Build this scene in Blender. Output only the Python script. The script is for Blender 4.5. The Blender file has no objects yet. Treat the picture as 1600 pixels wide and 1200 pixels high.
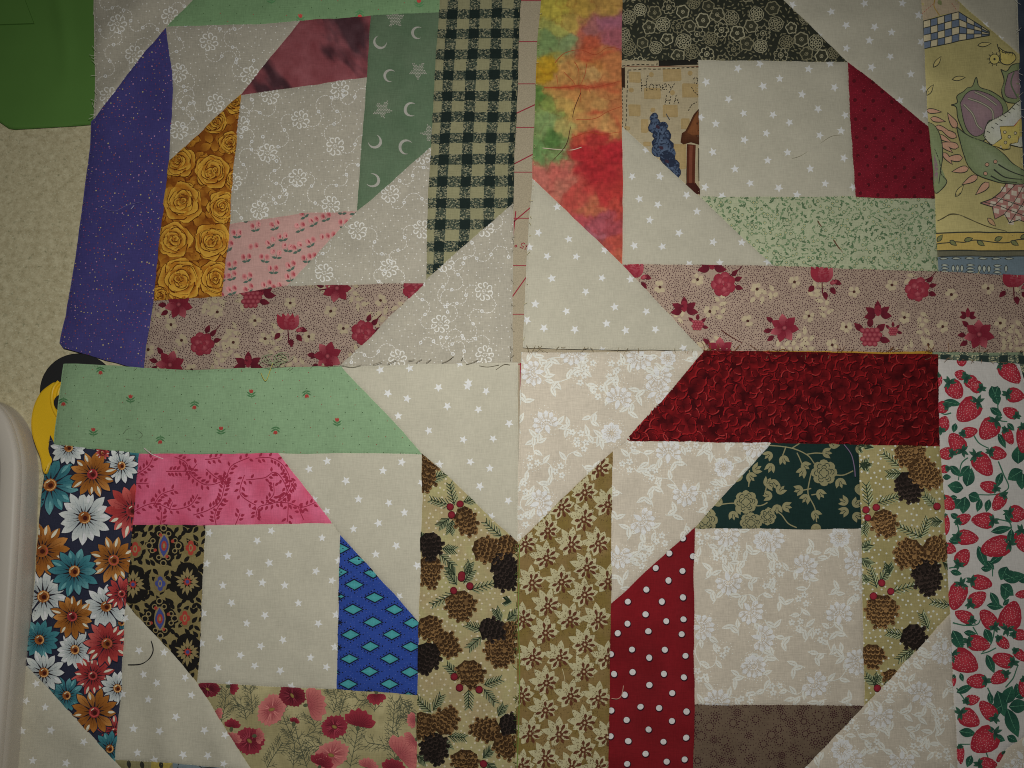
import bpy, math, random
import numpy as np
from mathutils import Vector
from mathutils.geometry import delaunay_2d_cdt, tessellate_polygon

# ------------------------------------------------------------------ camera
THETA = math.radians(13.0)          # the camera leans 13 degrees off straight down
DIST, HALF = 0.554, 0.51            # metres to the middle of the table, tan of half the horizontal view
CT, ST = math.cos(THETA), math.sin(THETA)
scene = bpy.context.scene
COL = scene.collection
cam_data = bpy.data.cameras.new("camera")
cam_data.sensor_fit = 'HORIZONTAL'
cam_data.angle = 2 * math.atan(HALF)
cam_data.clip_start, cam_data.clip_end = 0.01, 50
cam = bpy.data.objects.new("camera", cam_data)
COL.objects.link(cam)
cam.location = (0, -DIST * ST, DIST * CT)
cam.rotation_euler = (THETA, 0, 0)
scene.camera = cam

# ------------------------------------------------------------------ light
world = bpy.data.worlds.new("World")
scene.world = world
world.use_nodes = True
world.node_tree.nodes["Background"].inputs[0].default_value = (0.95, 1.0, 0.93, 1)
world.node_tree.nodes["Background"].inputs[1].default_value = 0.02
flash_data = bpy.data.lights.new("camera_flash", 'AREA')     # the camera's own flash, a narrow soft beam from beside the lens
flash_data.shape = 'DISK'
flash_data.size = 0.05
flash_data.energy = 0.63
flash_data.color = (1.0, 0.99, 0.965)
flash_data.spread = math.radians(95)
flash = bpy.data.objects.new("camera_flash", flash_data)
COL.objects.link(flash)
flash.location = (0.012, 0.018, 0.60)
flash.rotation_euler = (Vector((-0.022, 0.007, 0)) - flash.location).to_track_quat('-Z', 'Y').to_euler()
scene.view_settings.view_transform = 'Standard'
scene.view_settings.look = 'None'
scene.view_settings.exposure = 0.0
scene.view_settings.gamma = 1.0
scene.view_settings.use_curve_mapping = False
scene.cycles.use_denoising = False      # a little grain, as a compact camera gives indoors
scene.cycles.pixel_filter_type = 'BLACKMAN_HARRIS'
scene.cycles.filter_width = 1.05
scene.cycles.max_bounces = 6

# ------------------------------------------------------------------ helpers: places
def vnoise(x, y, seed=0):
    x = np.asarray(x, float); y = np.asarray(y, float)
    xi = np.floor(x).astype(np.int64); yi = np.floor(y).astype(np.int64)
    fx = x - xi; fy = y - yi
    fx = fx * fx * (3 - 2 * fx); fy = fy * fy * (3 - 2 * fy)
    def h(a, b):
        n = (a * 374761393 + b * 668265263 + seed * 974711) & 0x7fffffff
        n = ((n ^ (n >> 13)) * 1274126177) & 0x7fffffff
        n = ((n ^ (n >> 15)) * 461845907) & 0x7fffffff
        return ((n ^ (n >> 14)) & 0xffff) / 65535.0
    a = h(xi, yi); b = h(xi + 1, yi); c = h(xi, yi + 1); d = h(xi + 1, yi + 1)
    return (a * (1 - fx) + b * fx) * (1 - fy) + (c * (1 - fx) + d * fx) * fy
def fbm(x, y, s, seed=0, o=3):
    t = 0; a = 1; n = 0
    for k in range(o):
        t = t + a * vnoise(np.asarray(x, float) / s, np.asarray(y, float) / s, seed + 17 * k)
        n += a; a *= .5; s *= .5
    return t / n
def world_at(u, v, z):
    """a point of the table plan (traced in 1600 x 1200 units) at height z metres"""
    u = np.asarray(u, float); v = np.asarray(v, float)
    x = (u - 800) / 800 * HALF; y = (600 - v) / 800 * HALF
    t = (DIST * CT - z) / (CT - y * ST)
    return np.stack([t * x, -DIST * ST + t * (y * CT + ST), np.zeros_like(x) + z], -1)
def lin(c):
    c = np.asarray(c, float) / 255.0
    return np.where(c <= 0.04045, c / 12.92, ((c + 0.055) / 1.055) ** 2.4)
LEVEL = 0.70                         # light on the middle of the table
def light_at(u, v):
    P = world_at(u, v, 0.0); r2 = (P[..., 0] + 0.028) ** 2 + (P[..., 1] - 0.004) ** 2
    return LEVEL * np.exp(-r2 / (2 * 0.21 ** 2))
MM = 0.001
# folds of the cloth: x0,y0,x1,y1, height mm, width px
FOLDS = [(150, 70, 262, -30, 3.4, 20), (165, 160, 245, 55, 2.2, 13), (248, 1000, 262, 1200, 2.0, 18), (330, 1120, 355, 1210, 1.2, 14),
         (120, 600, 420, 600, 1.4, 26), (230, 690, 330, 640, 1.0, 16), (640, 300, 705, 250, .8, 16), (480, 440, 640, 380, .9, 22),
         (560, 520, 760, 455, .9, 24), (690, 540, 810, 470, .8, 18), (1250, 40, 1420, 25, 1.3, 20), (1300, 110, 1420, 70, .9, 16),
         (1130, 110, 1330, 120, .7, 16), (1120, 210, 1300, 225, .6, 20), (880, 480, 1010, 500, .7, 24), (420, 740, 520, 880, .7, 20),
         (560, 600, 700, 640, .6, 22), (1130, 880, 1120, 1080, .8, 14), (840, 640, 930, 600, .6, 24), (1380, 1100, 1470, 1040, .8, 20),
         (150, 320, 180, 150, 1.3, 26), (120, 500, 210, 520, 1.2, 20), (60, 1110, 140, 1160, 1.2, 20), (1330, 620, 1330, 680, .6, 30),
         (340, 950, 500, 940, .6, 26), (1470, 600, 1600, 640, .8, 18), (990, 520, 1100, 470, .5, 20), (1010, 320, 1100, 350, .6, 18)]
def cloth_floor(u, v):
    u = np.asarray(u, float); v = np.asarray(v, float)
    s = np.clip((u - 230) / 200, 0, 1); s = s * s * (3 - 2 * s)
    z = 1.0 + 2.0 * s
    z = z + 8.0 * np.exp(-(((u - 106) / 52) ** 2 + ((v - 652) / 84) ** 2) ** 1.5)       # lies over the cutter's handle
    z = z + 1.9 * np.exp(-((u - 150) / 55) ** 2) * np.clip((235 - v) / 60, 0, 1)             # and on the green sheet
    for x0, y0, x1, y1, a, w in FOLDS:
        dx, dy = x1 - x0, y1 - y0; L2 = dx * dx + dy * dy
        t = np.clip(((u - x0) * dx + (v - y0) * dy) / L2, -.25, 1.25)
        d2 = (u - x0 - t * dx) ** 2 + (v - y0 - t * dy) ** 2
        e = np.clip(np.minimum(t + .25, 1.25 - t) / .4, 0, 1)
        z = z + 1.5 * a * np.exp(-d2 / (2 * w * w)) * e * e * (3 - 2 * e)
    z = z + 1.5 * (fbm(u, v, 130, 5, 2) - .45) + .75 * (vnoise(u / 36, v / 36, 9) - .5) + .24 * (vnoise(u / 13, v / 13, 10) - .5)
    return np.maximum(z, .45)

# ------------------------------------------------------------------ helpers: materials
def nodes_of(name):
    m = bpy.data.materials.new(name); m.use_nodes = True
    nt = m.node_tree
    return m, nt, nt.nodes["Principled BSDF"]
def N(nt, t, **kw):
    n = nt.nodes.new(t)
    for k, v in kw.items():
        if k.startswith('i_'):
            n.inputs[k[2:].replace('_', ' ')].default_value = v
        else:
            setattr(n, k, v)
    return n
def cotton(name, slub=.24, bump=.45, rough=.93):
    """printed quilting cotton: dyed colour x uneven yarns both ways, fine weave relief"""
    m, nt, b = nodes_of(name)
    L = nt.links.new
    at = N(nt, 'ShaderNodeAttribute', attribute_name='print_color')
    tc = N(nt, 'ShaderNodeTexCoord')
    mixes = []
    for sc in ((190, 1500, 1), (1500, 190, 1)):
        mp = N(nt, 'ShaderNodeMapping'); mp.inputs['Scale'].default_value = sc
        L(tc.outputs['Object'], mp.inputs['Vector'])
        nz = N(nt, 'ShaderNodeTexNoise', i_Scale=1.0, i_Detail=3.0, i_Roughness=.65)
        L(mp.outputs[0], nz.inputs['Vector']); mixes.append(nz)
    add = N(nt, 'ShaderNodeMath', operation='ADD'); L(mixes[0].outputs[0], add.inputs[0]); L(mixes[1].outputs[0], add.inputs[1])
    big = N(nt, 'ShaderNodeTexNoise', i_Scale=70.0, i_Detail=3.0); L(tc.outputs['Object'], big.inputs['Vector'])
    a2 = N(nt, 'ShaderNodeMath', operation='MULTIPLY_ADD'); L(big.outputs[0], a2.inputs[0]); a2.inputs[1].default_value = .55; L(add.outputs[0], a2.inputs[2])
    mr = N(nt, 'ShaderNodeMapRange', i_From_Min=.75, i_From_Max=1.8, i_To_Min=1 - slub, i_To_Max=1 + slub); L(a2.outputs[0], mr.inputs[0])
    mul = N(nt, 'ShaderNodeVectorMath', operation='SCALE'); L(at.outputs['Color'], mul.inputs[0]); L(mr.outputs[0], mul.inputs['Scale'])
    L(mul.outputs[0], b.inputs['Base Color'])
    bp = N(nt, 'ShaderNodeBump', i_Strength=bump, i_Distance=.00035); L(add.outputs[0], bp.inputs['Height'])
    L(bp.outputs[0], b.inputs['Normal'])
    b.inputs['Roughness'].default_value = rough
    b.inputs['Specular IOR Level'].default_value = .12
    return m
COTTON = cotton('printed_cotton')
COTTON_SMOOTH = cotton('printed_cotton_plain', slub=.17, bump=.35)

# ------------------------------------------------------------------ helpers: objects
def tag(o, label=None, cat=None, group=None, kind=None):
    if label: o['label'] = label
    if cat: o['category'] = cat
    if group: o['group'] = group
    if kind: o['kind'] = kind
    return o
def mesh_obj(name, V, F, mat, parent=None, smooth=True):
    me = bpy.data.meshes.new(name); me.from_pydata([tuple(map(float, p)) for p in V], [], [tuple(int(i) for i in f) for f in F])
    if mat: me.materials.append(mat)
    if smooth: me.polygons.foreach_set('use_smooth', [True] * len(me.polygons))
    o = bpy.data.objects.new(name, me); COL.objects.link(o)
    if parent: o.parent = parent; o.matrix_parent_inverse = parent.matrix_world.inverted()
    return o
def empty(name, label, cat, loc=(0, 0, 0), group=None):
    o = bpy.data.objects.new(name, None); COL.objects.link(o); o.location = loc
    o.empty_display_size = .02
    bpy.context.view_layer.update()
    return tag(o, label, cat, group)
def inside(P, poly):
    x, y = P[:, 0], P[:, 1]; r = np.zeros(len(P), bool); n = len(poly); j = n - 1
    for i in range(n):
        xi, yi = poly[i]; xj, yj = poly[j]
        c = ((yi > y) != (yj > y)) & (x < (xj - xi) * (y - yi) / ((yj - yi) or 1e-9) + xi)
        r ^= c; j = i
    return r
def edge_dist(P, poly):
    d = np.full(len(P), 1e9); n = len(poly)
    for i in range(n):
        a = np.array(poly[i]); b = np.array(poly[(i + 1) % n]); ab = b - a
        t = np.clip(((P - a) @ ab) / max(ab @ ab, 1e-9), 0, 1)
        q = P - a - t[:, None] * ab
        d = np.minimum(d, np.hypot(q[:, 0], q[:, 1]))
    return d
def area(poly):
    return .5 * sum(poly[i][0] * poly[(i + 1) % len(poly)][1] - poly[(i + 1) % len(poly)][0] * poly[i][1] for i in range(len(poly)))
def grow(poly, e):
    if area(poly) < 0: poly = poly[::-1]
    out = []; n = len(poly)
    for i in range(n):
        p0, p1, p2 = (np.array(poly[k % n], float) for k in (i - 1, i, i + 1))
        def nrm(a, b):
            d = b - a; l = math.hypot(*d) or 1e-9; return np.array([d[1], -d[0]]) / l
        n1, n2 = nrm(p0, p1), nrm(p1, p2)
        m = n1 + n2; k = max(m @ m / 2, .35)
        out.append(tuple(p1 + m / k * e))
    return out
def clip_convex(pts, tri):
    """pts: list of (x,y,r,g,b); tri counter-clockwise in the plan"""
    for i in range(len(tri)):
        ax, ay = tri[i]; bx, by = tri[(i + 1) % len(tri)]
        out = []; n = len(pts)
        if n == 0: return pts
        ds = [(bx - ax) * (p[1] - ay) - (by - ay) * (p[0] - ax) for p in pts]
        for k in range(n):
            p, q = pts[k], pts[(k + 1) % n]; dp, dq = ds[k], ds[(k + 1) % n]
            if dp >= 0: out.append(p)
            if (dp >= 0) != (dq >= 0):
                t = dp / (dp - dq); out.append(tuple(p[m] + (q[m] - p[m]) * t for m in range(len(p))))
        pts = out
    return pts

# ------------------------------------------------------------------ drawing prints on cloth (plan units, photo colours)
class Art:
    def __init__(s, seed=1):
        s.tri = []; s.layer = 0; s.k = 0; s.R = random.Random(seed)
    def up(s): s.layer += 1; s.k = 0
    def z(s):
        s.k += 1; return s.layer * .06 + (s.k % 48) * .00122
    def poly(s, pts, col, cc=None, c=None):
        """star-shaped polygon; col a colour or one per point; cc colour at the middle"""
        n = len(pts); z = s.z()
        cols = col if isinstance(col[0], (tuple, list)) else [col] * n
        cx, cy = c if c else (sum(p[0] for p in pts) / n, sum(p[1] for p in pts) / n)
        m = cc if cc else tuple(sum(q[i] for q in cols) / n for i in range(3))
        for i in range(n):
            j = (i + 1) % n
            s.tri.append((cx, cy, *m, pts[i][0], pts[i][1], *cols[i], pts[j][0], pts[j][1], *cols[j], z))
    def quad(s, pts, col):
        z = s.z(); p = pts
        s.tri.append((*p[0], *col, *p[1], *col, *p[2], *col, z)); s.tri.append((*p[0], *col, *p[2], *col, *p[3], *col, z))
    def dot(s, x, y, r, col, n=6, cc=None):
        a0 = s.R.random() * 3
        if n == 4:
            s.quad([(x + r * math.cos(a0 + i * math.pi / 2), y + r * math.sin(a0 + i * math.pi / 2)) for i in range(4)], col)
        else:
            s.poly([(x + r * math.cos(a0 + i * 2 * math.pi / n), y + r * math.sin(a0 + i * 2 * math.pi / n)) for i in range(n)], col, cc, (x, y))
    def ell(s, x, y, a, b, rot, col, n=12, cc=None, wob=0):
        c, q = math.cos(rot), math.sin(rot); P = []
        for i in range(n):
            t = i * 2 * math.pi / n; k = 1 + wob * (s.R.random() - .5)
            P.append((x + k * (a * math.cos(t) * c - b * math.sin(t) * q), y + k * (a * math.cos(t) * q + b * math.sin(t) * c)))
        s.poly(P, col, cc, (x, y))
    def line(s, pts, w, col, w2=None):
        """a drawn line, optionally tapering to w2"""
        n = len(pts); z = s.z(); L = []; Rr = []
        for i in range(n):
            a = pts[max(i - 1, 0)]; b = pts[min(i + 1, n - 1)]
            dx, dy = b[0] - a[0], b[1] - a[1]; l = math.hypot(dx, dy) or 1e-9
            ww = w if w2 is None else w + (w2 - w) * i / max(n - 1, 1)
            ox, oy = -dy / l * ww / 2, dx / l * ww / 2
            L.append((pts[i][0] + ox, pts[i][1] + oy)); Rr.append((pts[i][0] - ox, pts[i][1] - oy))
        for i in range(n - 1):
            s.tri.append((*L[i], *col, *Rr[i], *col, *Rr[i + 1], *col, z)); s.tri.append((*L[i], *col, *Rr[i + 1], *col, *L[i + 1], *col, z))
    def dash(s, pts, w, col, on=4.5, off=3):
        P = resample(pts, 1.5); i = 0; a = int(on / 1.5); b = int(off / 1.5)
        while i < len(P) - 1:
            s.line(P[i:i + a + 1], w, col); i += a + b
    def ring(s, x, y, r, w, col, n=10, a0=0, a1=2 * math.pi):
        s.line([(x + r * math.cos(a0 + (a1 - a0) * i / n), y + r * math.sin(a0 + (a1 - a0) * i / n)) for i in range(n + 1)], w, col)
    def petal(s, x, y, ang, r0, r1, w, c0, c1=None, n=7, fat=.8, blunt=0):
        """a petal or leaf along ang from r0 to r1"""
        c1 = c1 or c0; ca, sa = math.cos(ang), math.sin(ang); P = []; C = []
        seq = [i / n for i in range(n + 1)]
        for sd, sq in ((1, seq), (-1, seq[::-1][1:-1])):
            for t in sq:
                h = w * math.sin(math.pi * min(t ** fat * (1 - blunt), 1)) if blunt else w * math.sin(math.pi * t ** fat)
                al = r0 + (r1 - r0) * t
                P.append((x + al * ca - sd * h * sa, y + al * sa + sd * h * ca))
                C.append(tuple(c0[k] + (c1[k] - c0[k]) * t for k in range(3)))
        s.poly(P, C)
    def star(s, x, y, r, rot, col, n=5, inner=.45):
        s.poly([(x + (r if i % 2 == 0 else r * inner) * math.cos(rot + i * math.pi / n), y + (r if i % 2 == 0 else r * inner) * math.sin(rot + i * math.pi / n)) for i in range(2 * n)], col, None, (x, y))
def resample(pts, step):
    out = [pts[0]]
    for i in range(len(pts) - 1):
        (x0, y0), (x1, y1) = pts[i], pts[i + 1]; l = math.hypot(x1 - x0, y1 - y0); n = max(1, int(round(l / step)))
        out += [(x0 + (x1 - x0) * k / n, y0 + (y1 - y0) * k / n) for k in range(1, n + 1)]
    return out
def curve(pts, n=6):
    """smooth curve through points (Catmull-Rom)"""
    P = [pts[0]] + list(pts) + [pts[-1]]; out = []
    for i in range(1, len(P) - 2):
        for k in range(n):
            t = k / n; a, b, c, d = P[i - 1], P[i], P[i + 1], P[i + 2]
            out.append(tuple(.5 * (2 * b[m] + (c[m] - a[m]) * t + (2 * a[m] - 5 * b[m] + 4 * c[m] - d[m]) * t * t + (3 * b[m] - a[m] - 3 * c[m] + d[m]) * t ** 3) for m in (0, 1)))
    return out + [tuple(pts[-1])]
def Z(ox, oy, *pts):
    return [(ox + p[0] / 4, oy + p[1] / 4) + tuple(p[2:]) for p in pts]
def bbox(poly):
    xs = [p[0] for p in poly]; ys = [p[1] for p in poly]; return min(xs), min(ys), max(xs), max(ys)
def scatter(poly, sp, R, tries=3):
    """loosely even points over a patch"""
    x0, y0, x1, y1 = bbox(poly); out = []; y = y0; r = 0
    while y < y1 + sp:
        x = x0 + (sp / 2 if r % 2 else 0)
        while x < x1 + sp:
            out.append((x + (R.random() - .5) * sp * .75, y + (R.random() - .5) * sp * .75)); x += sp
        y += sp * .88; r += 1
    return out
def thin(pts, dmin, keep=()):
    out = []; cell = {}
    for p in list(keep):
        cell.setdefault((int(p[0] // dmin), int(p[1] // dmin)), []).append(p)
    for p in pts:
        i, j = int(p[0] // dmin), int(p[1] // dmin)
        if all((p[0] - q[0]) ** 2 + (p[1] - q[1]) ** 2 >= dmin * dmin for a in (-1, 0, 1) for b in (-1, 0, 1) for q in cell.get((i + a, j + b), ())):
            cell.setdefault((i, j), []).append(p); out.append(p)
    return out

COUNT = {'tri': 0}
def patch(block, lift, label, poly, base, art=None, cell=5.0, mat=None, ref=None, puff=1.0, tone=.84, exact=False, name='fabric_patch'):
    """one sewn piece of cloth: gently puffed sheet, sunk at its seams, with its print laid on it"""
    poly = grow(list(poly), 1.3)
    dense = resample(poly + [poly[0]], 4.0)[:-1]
    x0, y0, x1, y1 = bbox(poly)
    gx, gy = np.meshgrid(np.arange(x0, x1, cell), np.arange(y0, y1, cell)); gx = gx + (np.arange(gx.shape[0]) % 2)[:, None] * cell * .5
    G = np.stack([gx.ravel(), gy.ravel()], 1)
    m = inside(G, poly); G = G[m]; dG = edge_dist(G, poly)
    G = G[dG > min(cell * .6, 1.6)]
    rim = [p for e in (1.6, 3.4) for p in resample(grow(poly, -e) + [grow(poly, -e)[0]], 5.0)[:-1]]
    rim = np.array(rim); rim = rim[inside(rim, poly)]; rim = rim[edge_dist(rim, poly) > .8]
    allp = [Vector(p) for p in dense] + [Vector(p) for p in rim] + [Vector(p) for p in G]
    nb = len(dense)
    V2, E, F, *_ = delaunay_2d_cdt(allp, [(i, (i + 1) % nb) for i in range(nb)], [], 1, .01)
    P = np.array([tuple(v) for v in V2])
    def height(Q):
        d = edge_dist(Q, poly)
        e = np.where(inside(Q, poly), d, 0)
        return cloth_floor(Q[:, 0], Q[:, 1]) + lift - .55 + puff * (.85 * (1 - np.exp(-e / 2.0)) + .5 * (1 - np.exp(-e / 12)))
    cx, cy = sum(p[0] for p in poly) / len(poly), sum(p[1] for p in poly) / len(poly)
    cx, cy = min(max(cx, 0), 1600), min(max(cy, 0), 1200)
    Lv = float(light_at(*(ref or (cx, cy))))
    tone = 1.0 if ref == MID else tone
    def tint(c, t=True):
        c = np.asarray(c, float)
        if t and tone != 1.0: g = c.mean(-1, keepdims=True); c = (g + (c - g) * .93) * tone
        return np.minimum(lin(c) / Lv, .92)
    z = height(P)
    bc = base(P[:, 0], P[:, 1]) if callable(base) else np.tile(np.array(base, float), (len(P), 1))
    bc = bc + (3.0 * (vnoise(P[:, 0] / 26, P[:, 1] / 26, 3) - .5))[:, None]
    verts = [P]; zs = [z]; cols = [tint(np.clip(bc, 0, 255), not exact)]; faces = [np.array([f[::-1] for f in F if len(f) == 3])]
    # a hem of cloth thickness at the cut edge
    hem = np.array(dense); nh = len(P)
    idx = np.array([int(np.argmin((P[:, 0] - q[0]) ** 2 + (P[:, 1] - q[1]) ** 2)) for q in hem])
    verts.append(hem); zs.append(z[idx] - .5); cols.append(cols[0][idx])
    k = np.arange(nb); k2 = (k + 1) % nb
    faces.append(np.stack([idx[k], nh + k, nh + k2], 1)); faces.append(np.stack([idx[k], nh + k2, idx[k2]], 1))
    n_base = sum(len(f) for f in faces)
    off = nh + nb
    if art is not None and art.tri:
        T = np.array(art.tri, float)
        zl = T[:, 15]; V = T[:, :15].reshape(-1, 3, 5)
        lo = V[:, :, :2].min(1); hi = V[:, :, :2].max(1)
        keep = (hi[:, 0] > x0) & (lo[:, 0] < x1) & (hi[:, 1] > y0) & (lo[:, 1] < y1)
        V, zl = V[keep], zl[keep]
        ins = inside(V[:, :, :2].reshape(-1, 2), poly).reshape(-1, 3)
        full = ins.all(1)
        out = [V[full]]; oz = [zl[full]]
        tess = [[tuple(poly[i]) for i in t] for t in tessellate_polygon([[Vector((p[0], p[1], 0)) for p in poly]])]
        tess = [t if area(t) > 0 else t[::-1] for t in tess]
        rest = np.nonzero(~full)[0]; ex = []; ez = []
        if len(rest):
            size = np.linalg.norm(V[rest][:, :, :2].max(1) - V[rest][:, :, :2].min(1), axis=1)
            dd = edge_dist(V[rest][:, 0, :2], poly)
            for r_, s_, d_ in zip(rest, size, dd):
                if not ins[r_].any() and d_ > s_: continue
                for t in tess:
                    q = clip_convex([tuple(p) for p in V[r_]], t)
                    for a in range(1, len(q) - 1):
                        ex.append((q[0], q[a], q[a + 1])); ez.append(zl[r_])
        if ex: out.append(np.array(ex)); oz.append(np.array(ez))
        V = np.concatenate(out); zl = np.concatenate(oz)
        for _ in range(14):                                   # long triangles are split so that they follow the folds
            e = np.linalg.norm(V[:, [1, 2, 0], :2] - V[:, :, :2], axis=2); big = e.max(1) > 7
            if not big.any(): break
            B, bz, be = V[big], zl[big], e[big]
            j = be.argmax(1); r = np.arange(len(B))
            a, b, c = B[r, j], B[r, (j + 1) % 3], B[r, (j + 2) % 3]; mid = (a + b) / 2
            V = np.concatenate([V[~big], np.stack([a, mid, c], 1), np.stack([mid, b, c], 1)]); zl = np.concatenate([zl[~big], bz, bz])
        W = V.reshape(-1, 5)
        hz = height(W[:, :2]) + .16 + np.repeat(zl, 3)
        # wind every print triangle face up
        ar = (V[:, 1, 0] - V[:, 0, 0]) * (V[:, 2, 1] - V[:, 0, 1]) - (V[:, 2, 0] - V[:, 0, 0]) * (V[:, 1, 1] - V[:, 0, 1])
        f = off + np.arange(len(W)).reshape(-1, 3); flip = ar > 0
        f[flip] = f[flip][:, ::-1]
        verts.append(W[:, :2]); zs.append(hz); cols.append(tint(np.clip(W[:, 2:], 0, 255))); faces.append(f)
    A = np.concatenate(verts); H = np.concatenate(zs); Cc = np.concatenate(cols); Fc = np.concatenate(faces)
    wx = A[:, 0] + 2.4 * (vnoise(A[:, 0] / 60, A[:, 1] / 60, 21) - .5) + 1.1 * (vnoise(A[:, 0] / 15, A[:, 1] / 15, 23) - .5)
    wy = A[:, 1] + 2.4 * (vnoise(A[:, 0] / 60, A[:, 1] / 60, 22) - .5) + 1.1 * (vnoise(A[:, 0] / 15, A[:, 1] / 15, 24) - .5)
    XYZ = world_at(wx, wy, H * MM)
    me = bpy.data.meshes.new(name)
    me.vertices.add(len(XYZ)); me.vertices.foreach_set('co', XYZ.ravel())
    me.loops.add(len(Fc) * 3); me.loops.foreach_set('vertex_index', Fc.astype(np.int32).ravel())
    me.polygons.add(len(Fc)); me.polygons.foreach_set('loop_start', np.arange(0, len(Fc) * 3, 3, dtype=np.int32))
    me.polygons.foreach_set('use_smooth', np.ones(len(Fc), bool))
    at = me.attributes.new('print_color', 'FLOAT_COLOR', 'POINT')
    at.data.foreach_set('color', np.concatenate([Cc, np.ones((len(Cc), 1))], 1).astype(np.float32).ravel())
    me.update(calc_edges=True); me.validate()
    me.materials.append(mat or COTTON)
    COUNT['tri'] += len(Fc)
    o = bpy.data.objects.new(name, me); COL.objects.link(o)
    if block is not None:
        o.parent = block; o.matrix_parent_inverse = block.matrix_world.inverted()
        o['label'] = label
    return o
# ------------------------------------------------------------------ the prints
CREAM = (186, 174, 146); WHITE = (215, 213, 206)
MID = (780, 600)
def stars_art(pts, seed=1):
    A = Art(seed)
    for x, y in pts: A.star(x, y, 6.6 + A.R.random() * .8, A.R.random() * 6.28, WHITE)
    return A
def vine_flower(A, x, y, r=14.2):
    W = (207, 205, 196); a0 = A.R.random() * 6
    for i in range(8):                                   # eight open curled petals
        a = a0 + i * math.pi / 4; h = .33
        P = [(r * .42, -.10), (r * .62, -h), (r * .86, -h * .95), (r * .99, -h * .35), (r * .93, .12), (r * .80, h * .55)]
        A.line(curve([(x + d * math.cos(a + t), y + d * math.sin(a + t)) for d, t in P], 3), 2.3, W, 1.5)
    for i in range(7): A.dot(x + 2.9 * math.cos(i * .9 + a0), y + 2.9 * math.sin(i * .9 + a0), .95, W, 5)
def vine_art(poly, fl, seed):
    """white outline flowers, round wandering beaded lines, small dots between"""
    A = Art(seed); R = A.R; W = (204, 201, 192)
    for x, y in fl: vine_flower(A, x, y)
    def runner(x, y, a, n, s):
        # half circles turning one way then the other, a ring where each begins
        for k in range(n):
            r = 10 + 4.5 * R.random(); sw = 2.3 + 1.0 * R.random()
            cx, cy = x - s * r * math.sin(a), y + s * r * math.cos(a)
            b0 = math.atan2(y - cy, x - cx); P = [(cx + r * math.cos(b0 + s * sw * t / 9), cy + r * math.sin(b0 + s * sw * t / 9)) for t in range(10)]
            A.dash(P, 1.15, W, 3.0, 1.5)
            x, y = P[-1]; a += s * sw; s = -s
            A.ring(x, y, 2.1, 1.3, WHITE, 8)
            if any(math.hypot(x - q[0], y - q[1]) < 14 for q in fl): break
    for x, y in fl:
        for k in range(2):
            a = R.random() * 6.28 if k == 0 else a + 2.6 + 1.0 * R.random()
            runner(x + 14 * math.cos(a), y + 14 * math.sin(a), a, 3 + int(2.5 * R.random()), R.choice((-1, 1)))
    for p in scatter(poly, 12, R): A.dot(p[0], p[1], 1.2, (205, 202, 193), 4)
    return A
LBG = (184, 173, 155)
def carnation(A, x, y, r, rot, c=None):
    """a ruffled flower seen from the side, fine veins left open in the white"""
    W = (218, 216, 206); q = (x - .35 * r * math.cos(rot), y - .35 * r * math.sin(rot)); R = A.R; tips = []
    for i in range(8):
        a = rot - 1.75 + i * 3.5 / 7 + .1 * (R.random() - .5); L = r * (1.2 + .18 * math.cos(a - rot) + .12 * R.random()); tips.append((a, L))
        A.petal(q[0], q[1], a, r * .12, L, r * .30, W, fat=1.7)
    A.petal(x - .25 * r * math.cos(rot), y - .25 * r * math.sin(rot), rot + math.pi, 0, r * 1.0, r * .24, W)
    A.up()
    for k, (a, L) in enumerate(tips):
        for d in (-.14, .0, .15):
            A.line([(q[0] + L * .42 * math.cos(a + d), q[1] + L * .42 * math.sin(a + d)), (q[0] + L * (.78 if d else .66) * math.cos(a + d * 1.1), q[1] + L * (.78 if d else .66) * math.sin(a + d * 1.1))], 1.05, LBG, .5)
        if k: m = (a + tips[k - 1][0]) / 2; A.line([(q[0] + r * .5 * math.cos(m), q[1] + r * .5 * math.sin(m)), (q[0] + r * 1.2 * math.cos(m), q[1] + r * 1.2 * math.sin(m))], 1.0, LBG, 1.3)
    A.ring(q[0], q[1], r * .42, 1.2, LBG, 9, rot - 1.5, rot + 1.5)
    A.layer -= 1
def open_flower(A, x, y, r, n=9):
    W = (218, 216, 206); a0 = A.R.random() * 6
    for i in range(n): A.petal(x, y, a0 + i * 6.283 / n, r * .16, r, r * .27, W, fat=1.6)
    A.up(); A.ring(x, y, r * .2, 1.2, LBG, 8)
    for i in range(n):
        for d in (-.13, .13):
            a = a0 + i * 6.283 / n + d; A.line([(x + r * .36 * math.cos(a), y + r * .36 * math.sin(a)), (x + r * .72 * math.cos(a), y + r * .72 * math.sin(a))], 1.0, LBG, .5)
    A.layer -= 1
def tiny_cluster(A, x, y):
    W = (214, 211, 200)
    for i in range(3):
        a = A.R.random() * .8 + i * 2.1 + x; px, py = x + 7.5 * math.cos(a), y + 7.5 * math.sin(a)
        for k in range(5): A.ell(px + 3.3 * math.cos(k * 1.257 + a), py + 3.3 * math.sin(k * 1.257 + a), 2.3, 1.9, k * 1.257 + a, W, 7)
        A.up(); A.dot(px, py, 1.3, LBG, 6); A.layer -= 1
def halo(A, x, y, r0, r1, n):
    P = [(x + r * math.cos(a), y + r * math.sin(a)) for a, r in ((A.R.random() * 6.283, r0 + (r1 - r0) * A.R.random() ** .8) for _ in range(n * 2))]
    for p in thin(P, 3.4): A.dot(p[0], p[1], .9, (212, 208, 197), 5)
def leaf_white(A, x, y, a, l, w, W=(214, 211, 200)):
    A.petal(x, y, a, 0, l, w, W, fat=.8, n=6); A.up()
    A.line([(x + l * .2 * math.cos(a), y + l * .2 * math.sin(a)), (x + l * .8 * math.cos(a), y + l * .8 * math.sin(a))], 1.1, LBG, .5)
    A.layer -= 1
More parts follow.
